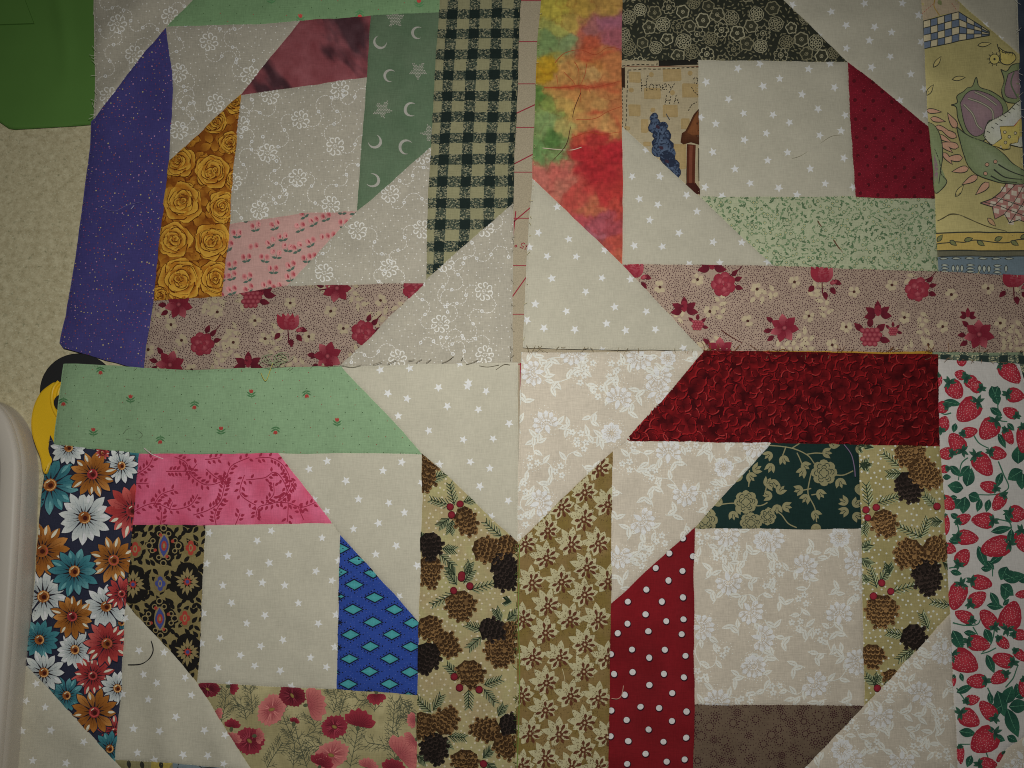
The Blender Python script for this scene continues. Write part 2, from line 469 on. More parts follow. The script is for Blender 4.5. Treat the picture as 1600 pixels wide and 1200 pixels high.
def twig(A, x0, y0, x1, y1, bend=.2, leaves=3, W=(212, 209, 198)):
    mx, my = (x0 + x1) / 2, (y0 + y1) / 2; dx, dy = x1 - x0, y1 - y0
    Cv = curve([(x0, y0), (mx - dy * bend, my + dx * bend), (x1, y1)], 8)
    A.line(Cv, 1.3, W)
    for i in range(leaves):
        k = int(len(Cv) * (i + .6) / (leaves + .2)); k = min(k, len(Cv) - 2); p, q = Cv[k], Cv[k + 1]
        a = math.atan2(q[1] - p[1], q[0] - p[0]) + (.8 if i % 2 else -.8) * (.8 + .4 * A.R.random())
        leaf_white(A, p[0], p[1], a, 15 + 5 * A.R.random(), 3.9, W)
def lace_art(poly, big, op, small, seed):
    """white carnations, open flowers, sprigs and dots on tan"""
    A = Art(seed); R = A.R
    nodes = [p[:2] for p in big + op] + [p[:2] for p in small]
    for b in big: halo(A, b[0], b[1], 13, 25, 46)
    for b in op: halo(A, b[0], b[1], 15, 24, 36)
    for b in small: halo(A, b[0], b[1], 6, 17, 34)
    done = set()
    for i, a in enumerate(nodes):
        near = sorted((math.hypot(a[0] - b[0], a[1] - b[1]), j) for j, b in enumerate(nodes) if j != i)[:2]
        for d, j in near:
            if (j, i) in done or d > 120 or d < 25: continue
            done.add((i, j)); b = nodes[j]; t0, t1 = 12 / d, 1 - 12 / d
            twig(A, a[0] + (b[0] - a[0]) * t0, a[1] + (b[1] - a[1]) * t0, a[0] + (b[0] - a[0]) * t1, a[1] + (b[1] - a[1]) * t1, R.choice((-.28, .28, .2, -.2)), 2 + int(d > 55) + int(d > 80))
    for p in thin(scatter(poly, 34, R), 22, nodes):
        a = R.random() * 6.28
        if all(math.hypot(p[0] - q[0], p[1] - q[1]) > 24 for q in nodes):
            twig(A, p[0] - 9 * math.cos(a), p[1] - 9 * math.sin(a), p[0] + 12 * math.cos(a), p[1] + 12 * math.sin(a), .25, 3)
    A.up()
    for b in big: carnation(A, b[0], b[1], 16.5, b[2] if len(b) > 2 else R.random() * 6.28)
    for b in op: open_flower(A, b[0], b[1], b[2] if len(b) > 2 else 17)
    for b in small: tiny_cluster(A, b[0], b[1])
    return A
def sprig_tulip(A, x, y, rot, s=1.0):
    c, q = math.cos(rot), math.sin(rot)
    T = lambda u, v: (x + s * (u * c - v * q), y + s * (u * q + v * c))
    red, gr = (176, 64, 56), (78, 124, 78)
    for d in (-.55, 0, .55):
        a = rot - math.pi / 2 + d * .9; b = T(0, 0); A.petal(b[0], b[1], a, 0, 6.5 * s, 1.7 * s, red, fat=.7)
    A.line([T(0, 1), T(0, 8)], 1.0 * s, gr)
    for d in (-1, 1):
        for (r0, l) in ((3, 9), (6, 8)):
            b = T(0, r0); A.petal(b[0], b[1], rot - math.pi / 2 + d * (1.15 if r0 > 4 else .95), 0, l * s, 1.2 * s, gr)
def green_art(poly, tul, seed, slope=0.03):
    A = Art(seed); R = A.R
    x0, y0, x1, y1 = bbox(poly); j = 0; y = y0 - 30
    while y < y1 + 30:
        x = x0 - 30 + (13 if j % 2 else 0)
        while x < x1 + 20:
            px, py = x + (y - y0) * -.1, y + (x - x0) * slope
            if all(math.hypot(px - t[0], py - t[1]) > 9 for t in tul): A.dot(px, py, .85, (62, 84, 52) if R.random() < .75 else (150, 70, 60), 4)
            x += 26
        y += 12.5; j += 1
    for t in tul: sprig_tulip(A, t[0], t[1], t[2], 1.0)
    return A
def purple_art(poly, seed=3):
    A = Art(seed); R = A.R
    for p in scatter(poly, 6.3, R):
        u = R.random()
        if u < .42: continue
        c = ((124, 54, 78), (166, 148, 108), (104, 52, 98), (158, 112, 144), (124, 70, 70))[int(R.random() * 5)]
        A.dot(p[0], p[1], .6 + .75 * R.random() ** 2, c, 5)
    return A
def rose(A, x, y, r, rot=0):
    """a full-blown rose: loose rings of petals, dark in the folds and gold at the rims"""
    g, m, d = (206, 156, 52), (176, 112, 28), (104, 50, 11)
    R = A.R
    for k, (rr, n) in enumerate(((1.02, 5), (.84, 4), (.66, 4), (.48, 3), (.32, 3), (.18, 2))):
        a0 = rot + k * 1.1 + R.random(); ox, oy = x + r * .07 * (R.random() - .5) * k, y + r * .07 * (R.random() - .5) * k
        for i in range(n):
            a = a0 + (i + .3 * (R.random() - .5)) * 6.283 / n; span = 6.283 / n * (.62 + .25 * R.random()); R1 = r * rr * (.92 + .2 * R.random()); R0 = R1 * .74; ph = R.random() * 6
            rim = []
            for t in range(11):
                u = -1 + t / 5; q = a + span * u; b = R1 * (1 - .22 * u * u) * (1 + .05 * math.sin(7 * u + ph))
                rim.append((ox + b * math.cos(q), oy + b * math.sin(q)))
            inn = [(ox + R0 * math.cos(a + span * u), oy + R0 * math.sin(a + span * u)) for u in (.85, 0, -.85)]
            cut = int(3 + 5 * R.random())
            cols = [g if abs(t - cut) < 4 else m for t in range(11)] + [d] * 3
            A.poly(rim + inn, cols, (160, 96, 24) if R.random() < .6 else (184, 128, 38))
            h = int(R.random() * 4); A.line(rim[h:h + 8], 1.8, (88, 40, 8), .3)
        A.up()
    A.ring(x, y, r * .09, 1.1, (104, 52, 14), 9, rot, rot + 4.6)
    A.layer -= 6
def roses_art(poly, ros, seed=4):
    A = Art(seed); R = A.R
    for p in scatter(poly, 15, R):
        a = R.random() * 6.28
        A.petal(p[0], p[1], a, -11, 11, 6.5, (122, 62, 14), (188, 128, 36), fat=1.1)
        A.line([(p[0] + 9 * math.cos(a + t * .5 - 1), p[1] + 9 * math.sin(a + t * .5 - 1)) for t in range(5)], 1.2, (84, 40, 10), .4)
    for i, q in enumerate(sorted(ros, key=lambda q: q[2])):
        A.layer = 1 + (i % 2) * 6; rose(A, q[0], q[1], q[2], R.random() * 6)
    return A
def bud_art(poly, seed=5):
    A = Art(seed); R = A.R
    for p in thin(scatter(poly, 18.5, R), 14.5):
        a = -.15 + (R.random() - .5) * .9
        for s in (-1, 1):
            bx, by = p[0] + s * 4.8 * math.cos(a), p[1] + s * 4.8 * math.sin(a) + (R.random() - .5) * 3
            A.ell(bx, by, 4.0, 4.9, a, (212, 140, 136), 9, (176, 78, 84) if R.random() < .6 else (220, 150, 146))
            A.petal(bx + 1.2, by, -1.57 + a, -3.5, 3.5, 1.5, (172, 70, 78))
        q = (p[0] + 1, p[1] + 9)
        if R.random() < .85:
            for s in (-1, 1): A.petal(q[0], q[1], -math.pi / 2 + s * (1.15 + .3 * R.random()) + a, 0, 8, 1.9, (84, 106, 92))
            A.line([q, (p[0], p[1] + 3)], .8, (98, 110, 94))
    return A
def moon(A, x, y, r, rot, col=(166, 164, 152)):
    P = []
    for i in range(15):
        t = -2.15 + 4.3 * i / 14; P.append((r * math.cos(t), r * math.sin(t)))
    for i in range(15):
        t = 1.95 - 3.9 * i / 14; P.append((r * .42 + r * .76 * math.cos(t) * 1.0, r * .80 * math.sin(t)))
    # crescent opens towards -x of its own frame; drawn as strips so that it stays concave
    c, q = math.cos(rot), math.sin(rot); o = []; n = 14
    for i in range(n + 1):
        t = math.pi + (-2.2 + 4.4 * i / n); ro = r; w = r * .42 * max(.04, math.sin(math.pi * i / n)) ** .8
        o.append(((ro * math.cos(t), ro * math.sin(t)), ((ro - w) * math.cos(t), (ro - w) * math.sin(t))))
    f = lambda p: (x + p[0] * c - p[1] * q, y + p[0] * q + p[1] * c)
    for i in range(n): A.quad([f(o[i][0]), f(o[i][1]), f(o[i + 1][1]), f(o[i + 1][0])], col)
def dot_star(A, x, y, r, rot):
    pts = [(x + (r if i % 2 == 0 else r * .5) * math.cos(rot + i * math.pi / 5), y + (r if i % 2 == 0 else r * .5) * math.sin(rot + i * math.pi / 5)) for i in range(10)]
    g = [(x + i * 2.5 + (j % 2) * 1.25, y + j * 2.2) for i in range(-8, 9) for j in range(-8, 9)]
    k = inside(np.array(g), pts)
    for p, b in zip(g, k):
        if b: A.dot(p[0], p[1], 1.0, (168, 164, 150), 5)
def moons_art(seed=6):
    A = Art(seed)
    for x, y, r, a in Z(400, 0, (1010, 210, 10, 0), (778, 265, 10.5, -.9), (835, 470, 10, .3), (965, 683, 11, .1), (745, 885, 10.5, -2.3), (938, 915, 11.5, .3), (728, 1125, 11, 3.5)):
        moon(A, x, y, r, a)
    for x, y, a in Z(400, 0, (872, 118, -1.57), (1013, 445, .3), (790, 685, .2), (1090, 830, .6)): dot_star(A, x, y, 16, a)
    return A
def check_art(x0, y0, cols, rows, sx, sy, lean, seed, c1=(30, 42, 38), bow=0.0):
    """woven-look gingham: cream ground, speckled half bands, dark squares where they cross"""
    A = Art(seed); R = A.R; wx, wy = sx * .47, sy * .47
    Y = lambda j: y0 + sum(sy * (1 + .0085 * k) for k in range(int(j))) if j >= 0 else y0 + j * sy
    X = lambda i, y: x0 + i * sx * (1 + .00022 * (y - y0)) + lean * (y - y0)
    tilt = lambda i: bow * i
    def cell(xa, xb, ya, yb, i, kind):
        P = [(xa(ya), ya + tilt(i)), (xb(ya), ya + tilt(i)), (xb(yb), yb + tilt(i)), (xa(yb), yb + tilt(i))]
        if kind == 'dark':
            A.quad(P, c1)
        else:
            A.quad(P, (70, 80, 66))
            w, h = xb(ya) - xa(ya), yb - ya
            A.up()
            for _ in range(int(abs(w * h) / 4.2)):
                u, v = R.random(), R.random()
                px, py = xa(ya + v * h) + u * w, ya + v * h + tilt(i); s = .5 + .75 * R.random()
                A.quad([(px - s, py - s * .7), (px + s, py - s * .7), (px + s, py + s * .7), (px - s, py + s * .7)], (148, 144, 112) if R.random() < .62 else (34, 46, 42))
            A.layer -= 1
    for i in range(-1, cols):
        for j in range(-1, rows):
            ya, yb = Y(j), Y(j) + wy * (1 + .0085 * max(j, 0)); yn = Y(j + 1)
            xa = lambda y, i=i: X(i, y); xb = lambda y, i=i: X(i, y) + wx; xn = lambda y, i=i: X(i + 1, y)
            cell(xa, xb, ya, yb, i, 'dark'); cell(xb, xn, ya, yb, i + .5, 'half'); cell(xa, xb, yb, yn, i, 'half')
    return A
def calico_flower(A, x, y, kind, rot=0, s=1.0):
    red, lt, dk = (132, 38, 52), (172, 84, 90), (84, 22, 34)
    R = A.R
    def leaf(a, d, l=12, w=3.6): A.petal(x + d * math.cos(a) * s, y + d * math.sin(a) * s, a, 0, l * s, w * s, dk, (110, 28, 42), fat=.8)
    if kind == 'rose':
        for a in (-1.2, -.75, -.2): leaf(a + rot, 16)
        A.line(curve([(x + 4 * s, y - 10 * s), (x + 18 * s, y - 18 * s), (x + 26 * s, y - 26 * s)]), 2.0 * s, dk, 1)
        A.up()
        for k, (rr, n) in enumerate(((16.5, 7), (11, 5), (6, 3))):
            for i in range(n):
                a = rot + i * 6.283 / n + k
                A.ell(x + rr * .55 * math.cos(a) * s, y + rr * .55 * math.sin(a) * s, rr * .52 * s, rr * .46 * s, a, red, 9, lt if (i + k) % 2 else (150, 46, 58), .15)
            A.up()
        A.layer -= 4
    elif kind == 'star':
        for a in (2.4, 2.9, 3.6): leaf(a + rot, 18, 12)
        A.line([(x - 10 * s, y), (x - 24 * s, y + 3 * s)], 1.8 * s, dk)
        A.up()
        for i in range(7): A.petal(x, y, rot + i * .898, 1, 21 * s, 6.2 * s, (112, 26, 40), lt if i % 2 else red, fat=1.0)
        A.up(); A.dot(x, y, 4 * s, (96, 22, 34), 8, lt); A.layer -= 2
    elif kind == 'tulip':
        A.line([(x, y + 8 * s), (x + 1, y + 28 * s)], 1.7 * s, dk)
        for a, d in ((2.3, 18), (.9, 20), (.35, 18), (1.4, 22)): leaf(a, d, 13, 4)
        A.ell(x + 17 * s, y + 8 * s, 6 * s, 3.4 * s, -.4, red, 8, lt)
        A.up()
        for d in (-.75, -.35, 0, .35, .75): A.petal(x + d * 7 * s, y + 9 * s, -1.57 + d * .55, 0, 26 * s, 6.2 * s, red, lt if d in (0, .75) else (150, 40, 54), fat=.85)
        A.layer -= 1
    elif kind == 'berry':
        for a in (-2.4, -1.5, -.7, .2): leaf(a, 12, 15, 4.4)
        A.up()
        for i in range(4):
            for j in range(4):
                px, py = (i - 1.5) * 6.3 + (j % 2) * 3, (j - 1.5) * 5.8
                if px * px + py * py < 190: A.ell(x + px * s, y + py * s, 3.9 * s, 3.6 * s, 0, (124, 30, 46), 8, lt)
        A.layer -= 1
    else:
        for a in (-2.6, -1.57, -.6, .1, 3.0): leaf(a, 3, 17, 5)
        A.ell(x, y - 6 * s, 5 * s, 8 * s, 0, red, 9, (120, 30, 44))
def calico_art(poly, fl, eyes, seed):
    A = Art(seed); R = A.R
    cr = (176, 160, 128); blobs = []
    for x, y in eyes:
        blobs.append((x, y, 9.5))
        for i in range(5):
            a = R.random() + i * 1.257; A.petal(x, y, a, 1, 10.5, 3.6, cr, fat=1.2)
    for p in thin(scatter(poly, 30, R), 26, list(eyes) + [f[:2] for f in fl]):
        a = R.random() * 6.28; q = p
        for i in range(7):
            q = (q[0] + 6.5 * math.cos(a), q[1] + 6.5 * math.sin(a)); a += (R.random() - .5) * 1.1; blobs.append((q[0], q[1], 3.4))
            b = a + (1.0 if i % 2 else -1.0); A.petal(q[0], q[1], b, 0, 11 + 5 * R.random(), 3.4, cr)
            blobs.append((q[0] + 5 * math.cos(b), q[1] + 5 * math.sin(b), 3.2)); 
    fl_r = [(f[0], f[1], 15) for f in fl]
    P = thin(scatter(poly, 3.35, R), 2.2)
    B = np.array(blobs + fl_r); Q = np.array(P)
    d = ((Q[:, None, 0] - B[None, :, 0]) ** 2 + (Q[:, None, 1] - B[None, :, 1]) ** 2 < B[None, :, 2] ** 2).any(1)
    A.up()
    for p, k in zip(P, d):
        if not k: A.dot(p[0], p[1], .86 + .28 * R.random(), (76, 44, 52), 4)
    for x, y in eyes: A.dot(x, y, 2.5, (72, 40, 34), 7)
    for f in fl: A.layer = 2; f = tuple(f) + ((0,) if len(f) < 4 else ()) ; calico_flower(A, f[0], f[1], f[2], f[3], (f[4] if len(f) > 4 else 1.0) * 1.12)
    return A
def dark_flower(A, x, y, r, kind, col, fill=(48, 48, 36)):
    n = (6, 8, 5, 7)[kind]; a0 = A.R.random() * 6
    if kind in (0, 2):
        for i in range(n): A.petal(x, y, a0 + i * 6.283 / n, r * .2, r * 1.05, r * .5, col, fat=1.25)
        A.up()
        for i in range(n): A.petal(x, y, a0 + i * 6.283 / n, r * .15, r * .90, r * .37, fill, fat=1.25)
        A.up(); A.ring(x, y, r * .24, 1.1, col, 7); A.dot(x, y, r * .12, col, 5); A.layer -= 2
    elif kind == 1:
        A.ring(x, y, r * .95, 1.1, col, 14)
        for i in range(n): A.ring(x + r * .58 * math.cos(a0 + i * .785), y + r * .58 * math.sin(a0 + i * .785), r * .2, 1.2, col, 6)
        A.dot(x, y, r * .28, col, 7); A.up(); A.dot(x, y, r * .14, fill, 5); A.layer -= 1
    else:
        for i in range(n):
            a = a0 + i * 6.283 / n; A.ring(x + r * .68 * math.cos(a), y + r * .68 * math.sin(a), r * .34, 1.2, col, 7, a - 1.9, a + 1.9)
        A.ring(x, y, r * .36, 1.2, col, 8); A.dot(x, y, r * .18, col, 6)
def dark_art(poly, pts, seed=8):
    A = Art(seed); R = A.R
    P = [(p[0], p[1]) for p in pts] + thin(scatter(poly, 22, R), 20, pts)
    for p in thin(scatter(poly, 6.5, R), 5, []):
        A.petal(p[0], p[1], R.random() * 6.28, -3, 3, 1.1, (98, 94, 70))
    for i, p in enumerate(P):
        c = ((122, 117, 92), (136, 131, 104), (108, 103, 78))[i % 3]; A.up(); dark_flower(A, p[0], p[1], 9.5 + 3 * R.random(), i % 4 if i % 7 else 1, c); A.layer -= 1
    return A
def diamonds_art(poly, seed=9):
    A = Art(seed); R = A.R
    x0, y0, x1, y1 = bbox(poly); j = 0; y = y0
    while y < y1:
        x = x0 - 20 + (14 if j % 2 else 0)
        while x < x1 + 10:
            px, py = x + (y - y0) * .05, y + (x - x0) * .06
            for r in (9, 6.5): A.ring(px, py, r, .7, (92, 20, 30), 8)
            A.dot(px, py, 3.0, (66, 14, 20), 8); x += 28.5
        y += 14.6; j += 1
    for p in scatter(poly, 7, R): A.dot(p[0], p[1], .8, (128, 32, 44), 4)
    return A
def mini_art(poly, seed=10):
    A = Art(seed); R = A.R; gr = ((90, 116, 80), (78, 102, 70), (106, 128, 92))
    for p in thin(scatter(poly, 7.2, R), 5.2):
        c = gr[int(R.random() * 3)]; u = R.random(); x, y = p
        if u < .3:
            A.ring(x, y, 2.5, .9, c, 7); A.dot(x, y, .9, (160, 146, 80), 4)
        elif u < .7:
            a = R.random() * 6.28
            for d in (-1.1, 0, 1.1): A.petal(x, y, a + d, 0, 4.6, 1.2, c, n=4)
        else:
            a = R.random() * 6.28
            A.line([(x - 5 * math.cos(a), y - 5 * math.sin(a)), (x, y), (x + 5 * math.cos(a + .5), y + 5 * math.sin(a + .5))], .9, c)
            for d in (-4, 0, 4): A.dot(x + d * math.cos(a) + 1.6, y + d * math.sin(a), 1.1, c, 4)
    return A
def daisy(A, x, y, r, kind):
    R = A.R; nav = (34, 36, 52)
    pal = {'w': ((194, 197, 190), (140, 149, 150), (206, 207, 198)), 'o': ((160, 98, 34), (112, 62, 22), (190, 128, 60)),
           't': ((60, 124, 130), (34, 82, 94), (92, 148, 150)), 'r': ((172, 60, 54), (120, 32, 36), (196, 92, 82))}[kind]
    n = 13 + int(R.random() * 3); a0 = R.random()
    L = [r * (.88 + .2 * R.random()) for _ in range(n)]; da = [.12 * (R.random() - .5) for _ in range(n)]
    for i in range(n): A.petal(x, y, a0 + i * 6.283 / n + da[i], r * .12, L[i] + 1.6, r * .16 + 1.2, nav, fat=1.45)
    A.up()
    for i in range(n):
        a = a0 + i * 6.283 / n + da[i]; A.petal(x, y, a, r * .14, L[i], r * .155, pal[1], pal[0] if R.random() < .7 else pal[2], fat=1.45)
    A.up()
    for i in range(n):
        a = a0 + i * 6.283 / n + da[i]
        A.line([(x + r * .25 * math.cos(a + .05), y + r * .25 * math.sin(a + .05)), (x + L[i] * .75 * math.cos(a + .03), y + L[i] * .75 * math.sin(a + .03))], 1.2, pal[1], .3)
        if R.random() < .35 or (kind != 't' and R.random() < .2): A.petal(x, y, a - .05, r * .55, L[i] * .96, r * .055, pal[2] if kind in 'wt' else (204, 190, 168))
        A.line([(x + r * .18 * math.cos(a + .22), y + r * .18 * math.sin(a + .22)), (x + r * .45 * math.cos(a + .22), y + r * .45 * math.sin(a + .22))], 1.5, (44, 28, 20), .3)
    A.up()
    cc = ((150, 86, 34), (96, 42, 20)) if kind in 'wt' or R.random() < .3 else ((150, 44, 46), (70, 20, 22))
    A.dot(x, y, r * .235, cc[0], 12, cc[1]); A.up()
    A.ring(x, y, r * .19, 1.6, (196, 150, 90) if kind in 'wt' else (176, 70, 64), 8, R.random() * 6, R.random() * 2 + 7)
    A.dot(x + 1, y + 1, r * .09, (60, 22, 16), 7); A.line([(x - r * .13, y - r * .08), (x - r * .02, y - r * .16)], 1.3, (220, 200, 160))
    A.layer -= 4
def daisies_art(fl, seed=11):
    A = Art(seed)
    for i, f in enumerate(fl): A.layer = (i % 3) * 5; daisy(A, *f)
    return A
def pink_art(seed=12):
    A = Art(seed); R = A.R; c = (166, 44, 70)
    vines = [Z(0, 600, (830, 800), (960, 745), (1080, 785), (1190, 760), (1240, 690)), Z(0, 600, (1090, 455), (1160, 490), (1200, 570), (1290, 630), (1400, 600), (1450, 510), (1560, 460)),
             Z(0, 600, (1040, 545), (1110, 545), (1190, 545)), Z(0, 600, (1210, 820), (1300, 790), (1370, 740), (1400, 650), (1410, 600)), Z(0, 600, (1290, 530), (1360, 590), (1410, 600)),
             Z(0, 600, (960, 760), (1010, 690), (1090, 660)), Z(0, 600, (860, 560), (930, 510), (960, 455)), Z(0, 600, (1350, 880), (1345, 810), (1390, 730)), Z(0, 600, (1530, 570), (1500, 690), (1600, 760)),
             Z(400, 600, (-60, 600), (50, 590), (110, 555), (160, 590), (190, 680), (120, 740), (20, 770), (0, 830)), Z(400, 600, (0, 470), (90, 465), (170, 510), (210, 600), (180, 700)), Z(400, 600, (110, 740), (200, 745), (280, 770), (370, 740)),
             Z(400, 600, (60, 750), (110, 690), (110, 620)), Z(400, 600, (200, 750), (195, 860)), Z(400, 600, (240, 600), (215, 650), (185, 700)), Z(400, 600, (300, 850), (260, 770)), Z(0, 600, (1180, 560), (1230, 500)), Z(0, 600, (850, 620), (930, 620)), Z(0, 600, (1000, 880), (1010, 800)), Z(0, 600, (1470, 880), (1500, 810)), Z(0, 600, (1060, 790), (1080, 740)), Z(0, 600, (1280, 470), (1380, 460))]
    for v in vines:
        Cv = curve(v, 7); A.line(Cv, 1.3, c)
        P = resample(Cv, 7); 
        for i in range(1, len(P) - 1):
            a = math.atan2(P[i + 1][1] - P[i - 1][1], P[i + 1][0] - P[i - 1][0]) + (.9 if i % 2 else -.9)
            if R.random() < .72: A.petal(P[i][0] + 2.5 * math.cos(a), P[i][1] + 2.5 * math.sin(a), a, 0, 7 + 2 * R.random(), 2.0, c, n=5)
    return A
def ornate_art(seed=13):
    A = Art(seed); R = A.R; g, k, re, bl = (136, 120, 78), (26, 24, 22), (160, 58, 46), (62, 70, 128)
    def medal(x, y, big, h=1.0):
        for i in range(4):
            a = i * math.pi / 2; A.ell(x + 9.5 * math.cos(a), y + 12.5 * h * math.sin(a), 17 if i % 2 == 0 else 18, 18, 0, k, 14)
        A.ell(x, y, 21, 25 * h, 0, k, 16)
        A.up()
        if big:
            A.ell(x, y, 9, 19, 0, g, 14); A.up(); A.petal(x, y, -1.57, -17, 17, 7.5, bl, fat=1.0); A.up()
            A.ell(x, y, 4.5, 8, 0, re, 10); A.up(); A.ell(x, y, 2, 4, 0, g, 8); A.layer -= 2
            for i in range(8):
                a = i * .785 + .39; A.ring(x + 19 * math.cos(a), y + 20 * math.sin(a), 3.6, 1.6, g, 8)
                if i % 2: A.dot(x + 14.5 * math.cos(a), y + 18 * math.sin(a), 2.8, re, 7)
            A.ring(x, y - 27, 4.5, 1.8, g, 8); A.ring(x, y + 27, 4.5, 1.8, g, 8); A.layer -= 1
            for sx in (-1, 1): A.ring(x + sx * 23, y, 5, 1.7, g, 8)
        else:
            for i in range(8):
                a = i * .785; l = 18 if i % 2 == 0 else 15
                A.petal(x, y, a, 5, l * (1.25 if i in (2, 6) else 1), 3.2, g); A.petal(x, y, a + .39, 9, l * 1.2, 1.8, g)
            A.up(); A.star(x, y, 7.5, 0, re, 8, .6); A.up(); A.dot(x, y, 3, bl, 7); A.layer -= 2
        A.layer -= 1
    def quat(x, y, c1):
        A.ell(x, y, 11, 14, 0, (120, 104, 64), 12); A.up()
        for i in range(4): A.ell(x + 4.2 * math.cos(i * 1.571), y + 6.5 * math.sin(i * 1.571), 4.4, 5, 0, c1, 9)
        A.up(); A.ell(x, y, 3.2, 6, 0, g, 8); A.up(); A.ell(x, y, 1.6, 3.5, 0, c1, 7); A.layer -= 3
    # black slots in the gold lattice
    x0, y0 = 254, 855; DX, DY = 43.5, 57
    for p in scatter([(190, 815), (325, 815), (325, 1075), (190, 1075)], 12.5, R):
        A.petal(p[0], p[1], R.choice((.8, -.8, 2.2, -2.2)), -6.5, 6.5, 3.2, k, n=5)
    A.up()
    for x, y, b in ((255, 853, 1), (250, 966, 1), (292, 1020, 0), (208, 913, 0), (293, 908, 0), (200, 1020, 0), (212, 800, 0), (296, 795, 0), (340, 960, 1), (250, 1078, 1)): medal(x, y, b)
    for x, y, c in ((211, 858, re), (298, 856, re), (251, 912, bl), (289, 966, re), (206, 968, re), (251, 1022, bl), (330, 912, bl)): quat(x, y, c)
    A.layer += 5
    return A
def blue_art(seed=14):
    A = Art(seed); R = A.R; pts = Z(400, 900, (617, 57), (740, 135), (608, 210), (862, 210), (727, 290), (978, 290), (593, 365), (850, 367), (718, 442), (970, 442), (585, 517), (840, 520), (710, 598), (965, 600), (573, 675), (835, 677), (955, 755), (700, 750), (500, 130), (480, 290), (475, 445), (460, 600)) + Z(400, 600, (635, 1105), (530, 1028), (735, 1180), (520, 1180))
    for x, y in pts:
        s = 1.18
        A.poly([(x - 14 * s, y), (x, y - 8 * s), (x + 14 * s, y), (x, y + 8 * s)], (24, 30, 52)); A.up()
        A.poly([(x - 11.2 * s, y), (x, y - 6 * s), (x + 11.2 * s, y), (x, y + 6 * s)], (62, 150, 156), (76, 166, 168)); A.layer -= 1
        for i in range(-3, 4):
            for sg in (-1, 1):
                px = x + i * 4.6; py = y + sg * (10.5 - abs(i) * 2.5) * s; A.dot(px, py, 1.15, (24, 28, 48), 5)
        A.dot(x - 19.5, y, 1.1, (24, 28, 48), 5); A.dot(x + 19.5, y, 1.1, (24, 28, 48), 5)
    for p in scatter([(520, 830), (660, 830), (660, 1090), (520, 1090)], 5, R):
        if R.random() < .45: A.dot(p[0], p[1], .7, (86, 104, 176), 4)
    return A
def cosmos(A, x, y, r, rot, face=1.0, col='r'):
    R = A.R; c0, c1 = {'r': ((96, 24, 36), (146, 44, 58)), 'p': ((150, 66, 70), (192, 112, 104)), 'd': ((78, 20, 30), (120, 34, 46))}[col]
    n = 7; c, q = math.cos(rot), math.sin(rot)
    for i in range(n):
        a = i * 6.283 / n + .2 * (R.random() - .5)
        P = []; C = []
        for (t, u) in ((.05, -.5), (.5, -.50), (.80, -.52), (.97, -.34), (.9, -.16), (1.05, 0), (.93, .14), (1.0, .32), (.82, .52), (.5, .50), (.05, .5)):
            X, Y = r * t * math.cos(a + u), r * t * math.sin(a + u) * face
            P.append((x + X * c - Y * q, y + X * q + Y * c)); k = t; C.append(tuple(c0[m] + (c1[m] - c0[m]) * k for m in range(3)))
        A.poly(P, C)
        A.k += 1
    A.up()
    for i in range(24):
        a = i * 6.283 / 24; X, Y = math.cos(a), math.sin(a) * face
        f = lambda d: (x + r * d * (X * c - Y * q), y + r * d * (X * q + Y * c))
        A.line([f(.25), f(.55 + .35 * R.random())], 1.4, c0 if R.random() < .6 else tuple(v + 14 for v in c1), .3)
    A.up(); A.ell(x, y, r * .19, r * .13 * max(face, .5), rot + .7, (118, 96, 48), 9, (146, 122, 62)); A.layer -= 2
def half_cosmos(A, x, y, r, rot, col='r'):
    R = A.R; c0, c1 = {'r': ((104, 26, 38), (148, 44, 56)), 'p': ((150, 66, 70), (190, 108, 100)), 'd': ((84, 20, 32), (116, 34, 46))}[col]
    for i in range(6):
        a = rot - 1.05 + i * 2.1 / 5
        A.petal(x, y, a, 0, r * (1 + .1 * (R.random() - .5)), r * .26, c0, c1, fat=1.6)
    A.up()
    for i in range(12):
        a = rot - 1.2 + i * 2.4 / 11; A.line([(x + r * .2 * math.cos(a), y + r * .2 * math.sin(a)), (x + r * .8 * math.cos(a), y + r * .8 * math.sin(a))], .8, c0, .3)
    A.ell(x - 2 * math.cos(rot), y - 2 * math.sin(rot), 4, 3, rot, (78, 84, 58), 8); A.layer -= 1
def fern(A, pts, col=(74, 78, 60), w=1.1, l=17):
    Cv = curve(pts, 6); A.line(Cv, w, col); P = resample(Cv, 12); R = A.R
    for i in range(1, len(P)):
        a = math.atan2(P[i][1] - P[i - 1][1], P[i][0] - P[i - 1][0])
        for s in (-1, 1):
            if R.random() < .3: continue
            b = a + s * (.6 + .4 * R.random()); q = P[i]; e = (q[0] + l * math.cos(b), q[1] + l * math.sin(b))
            A.line([q, e], .8, col, .5); mdl = ((q[0] + e[0]) / 2, (q[1] + e[1]) / 2)
            for s2 in (-1, 1): A.line([mdl, (mdl[0] + l * .42 * math.cos(b + s2 * .7), mdl[1] + l * .42 * math.sin(b + s2 * .7))], .7, col, .4)
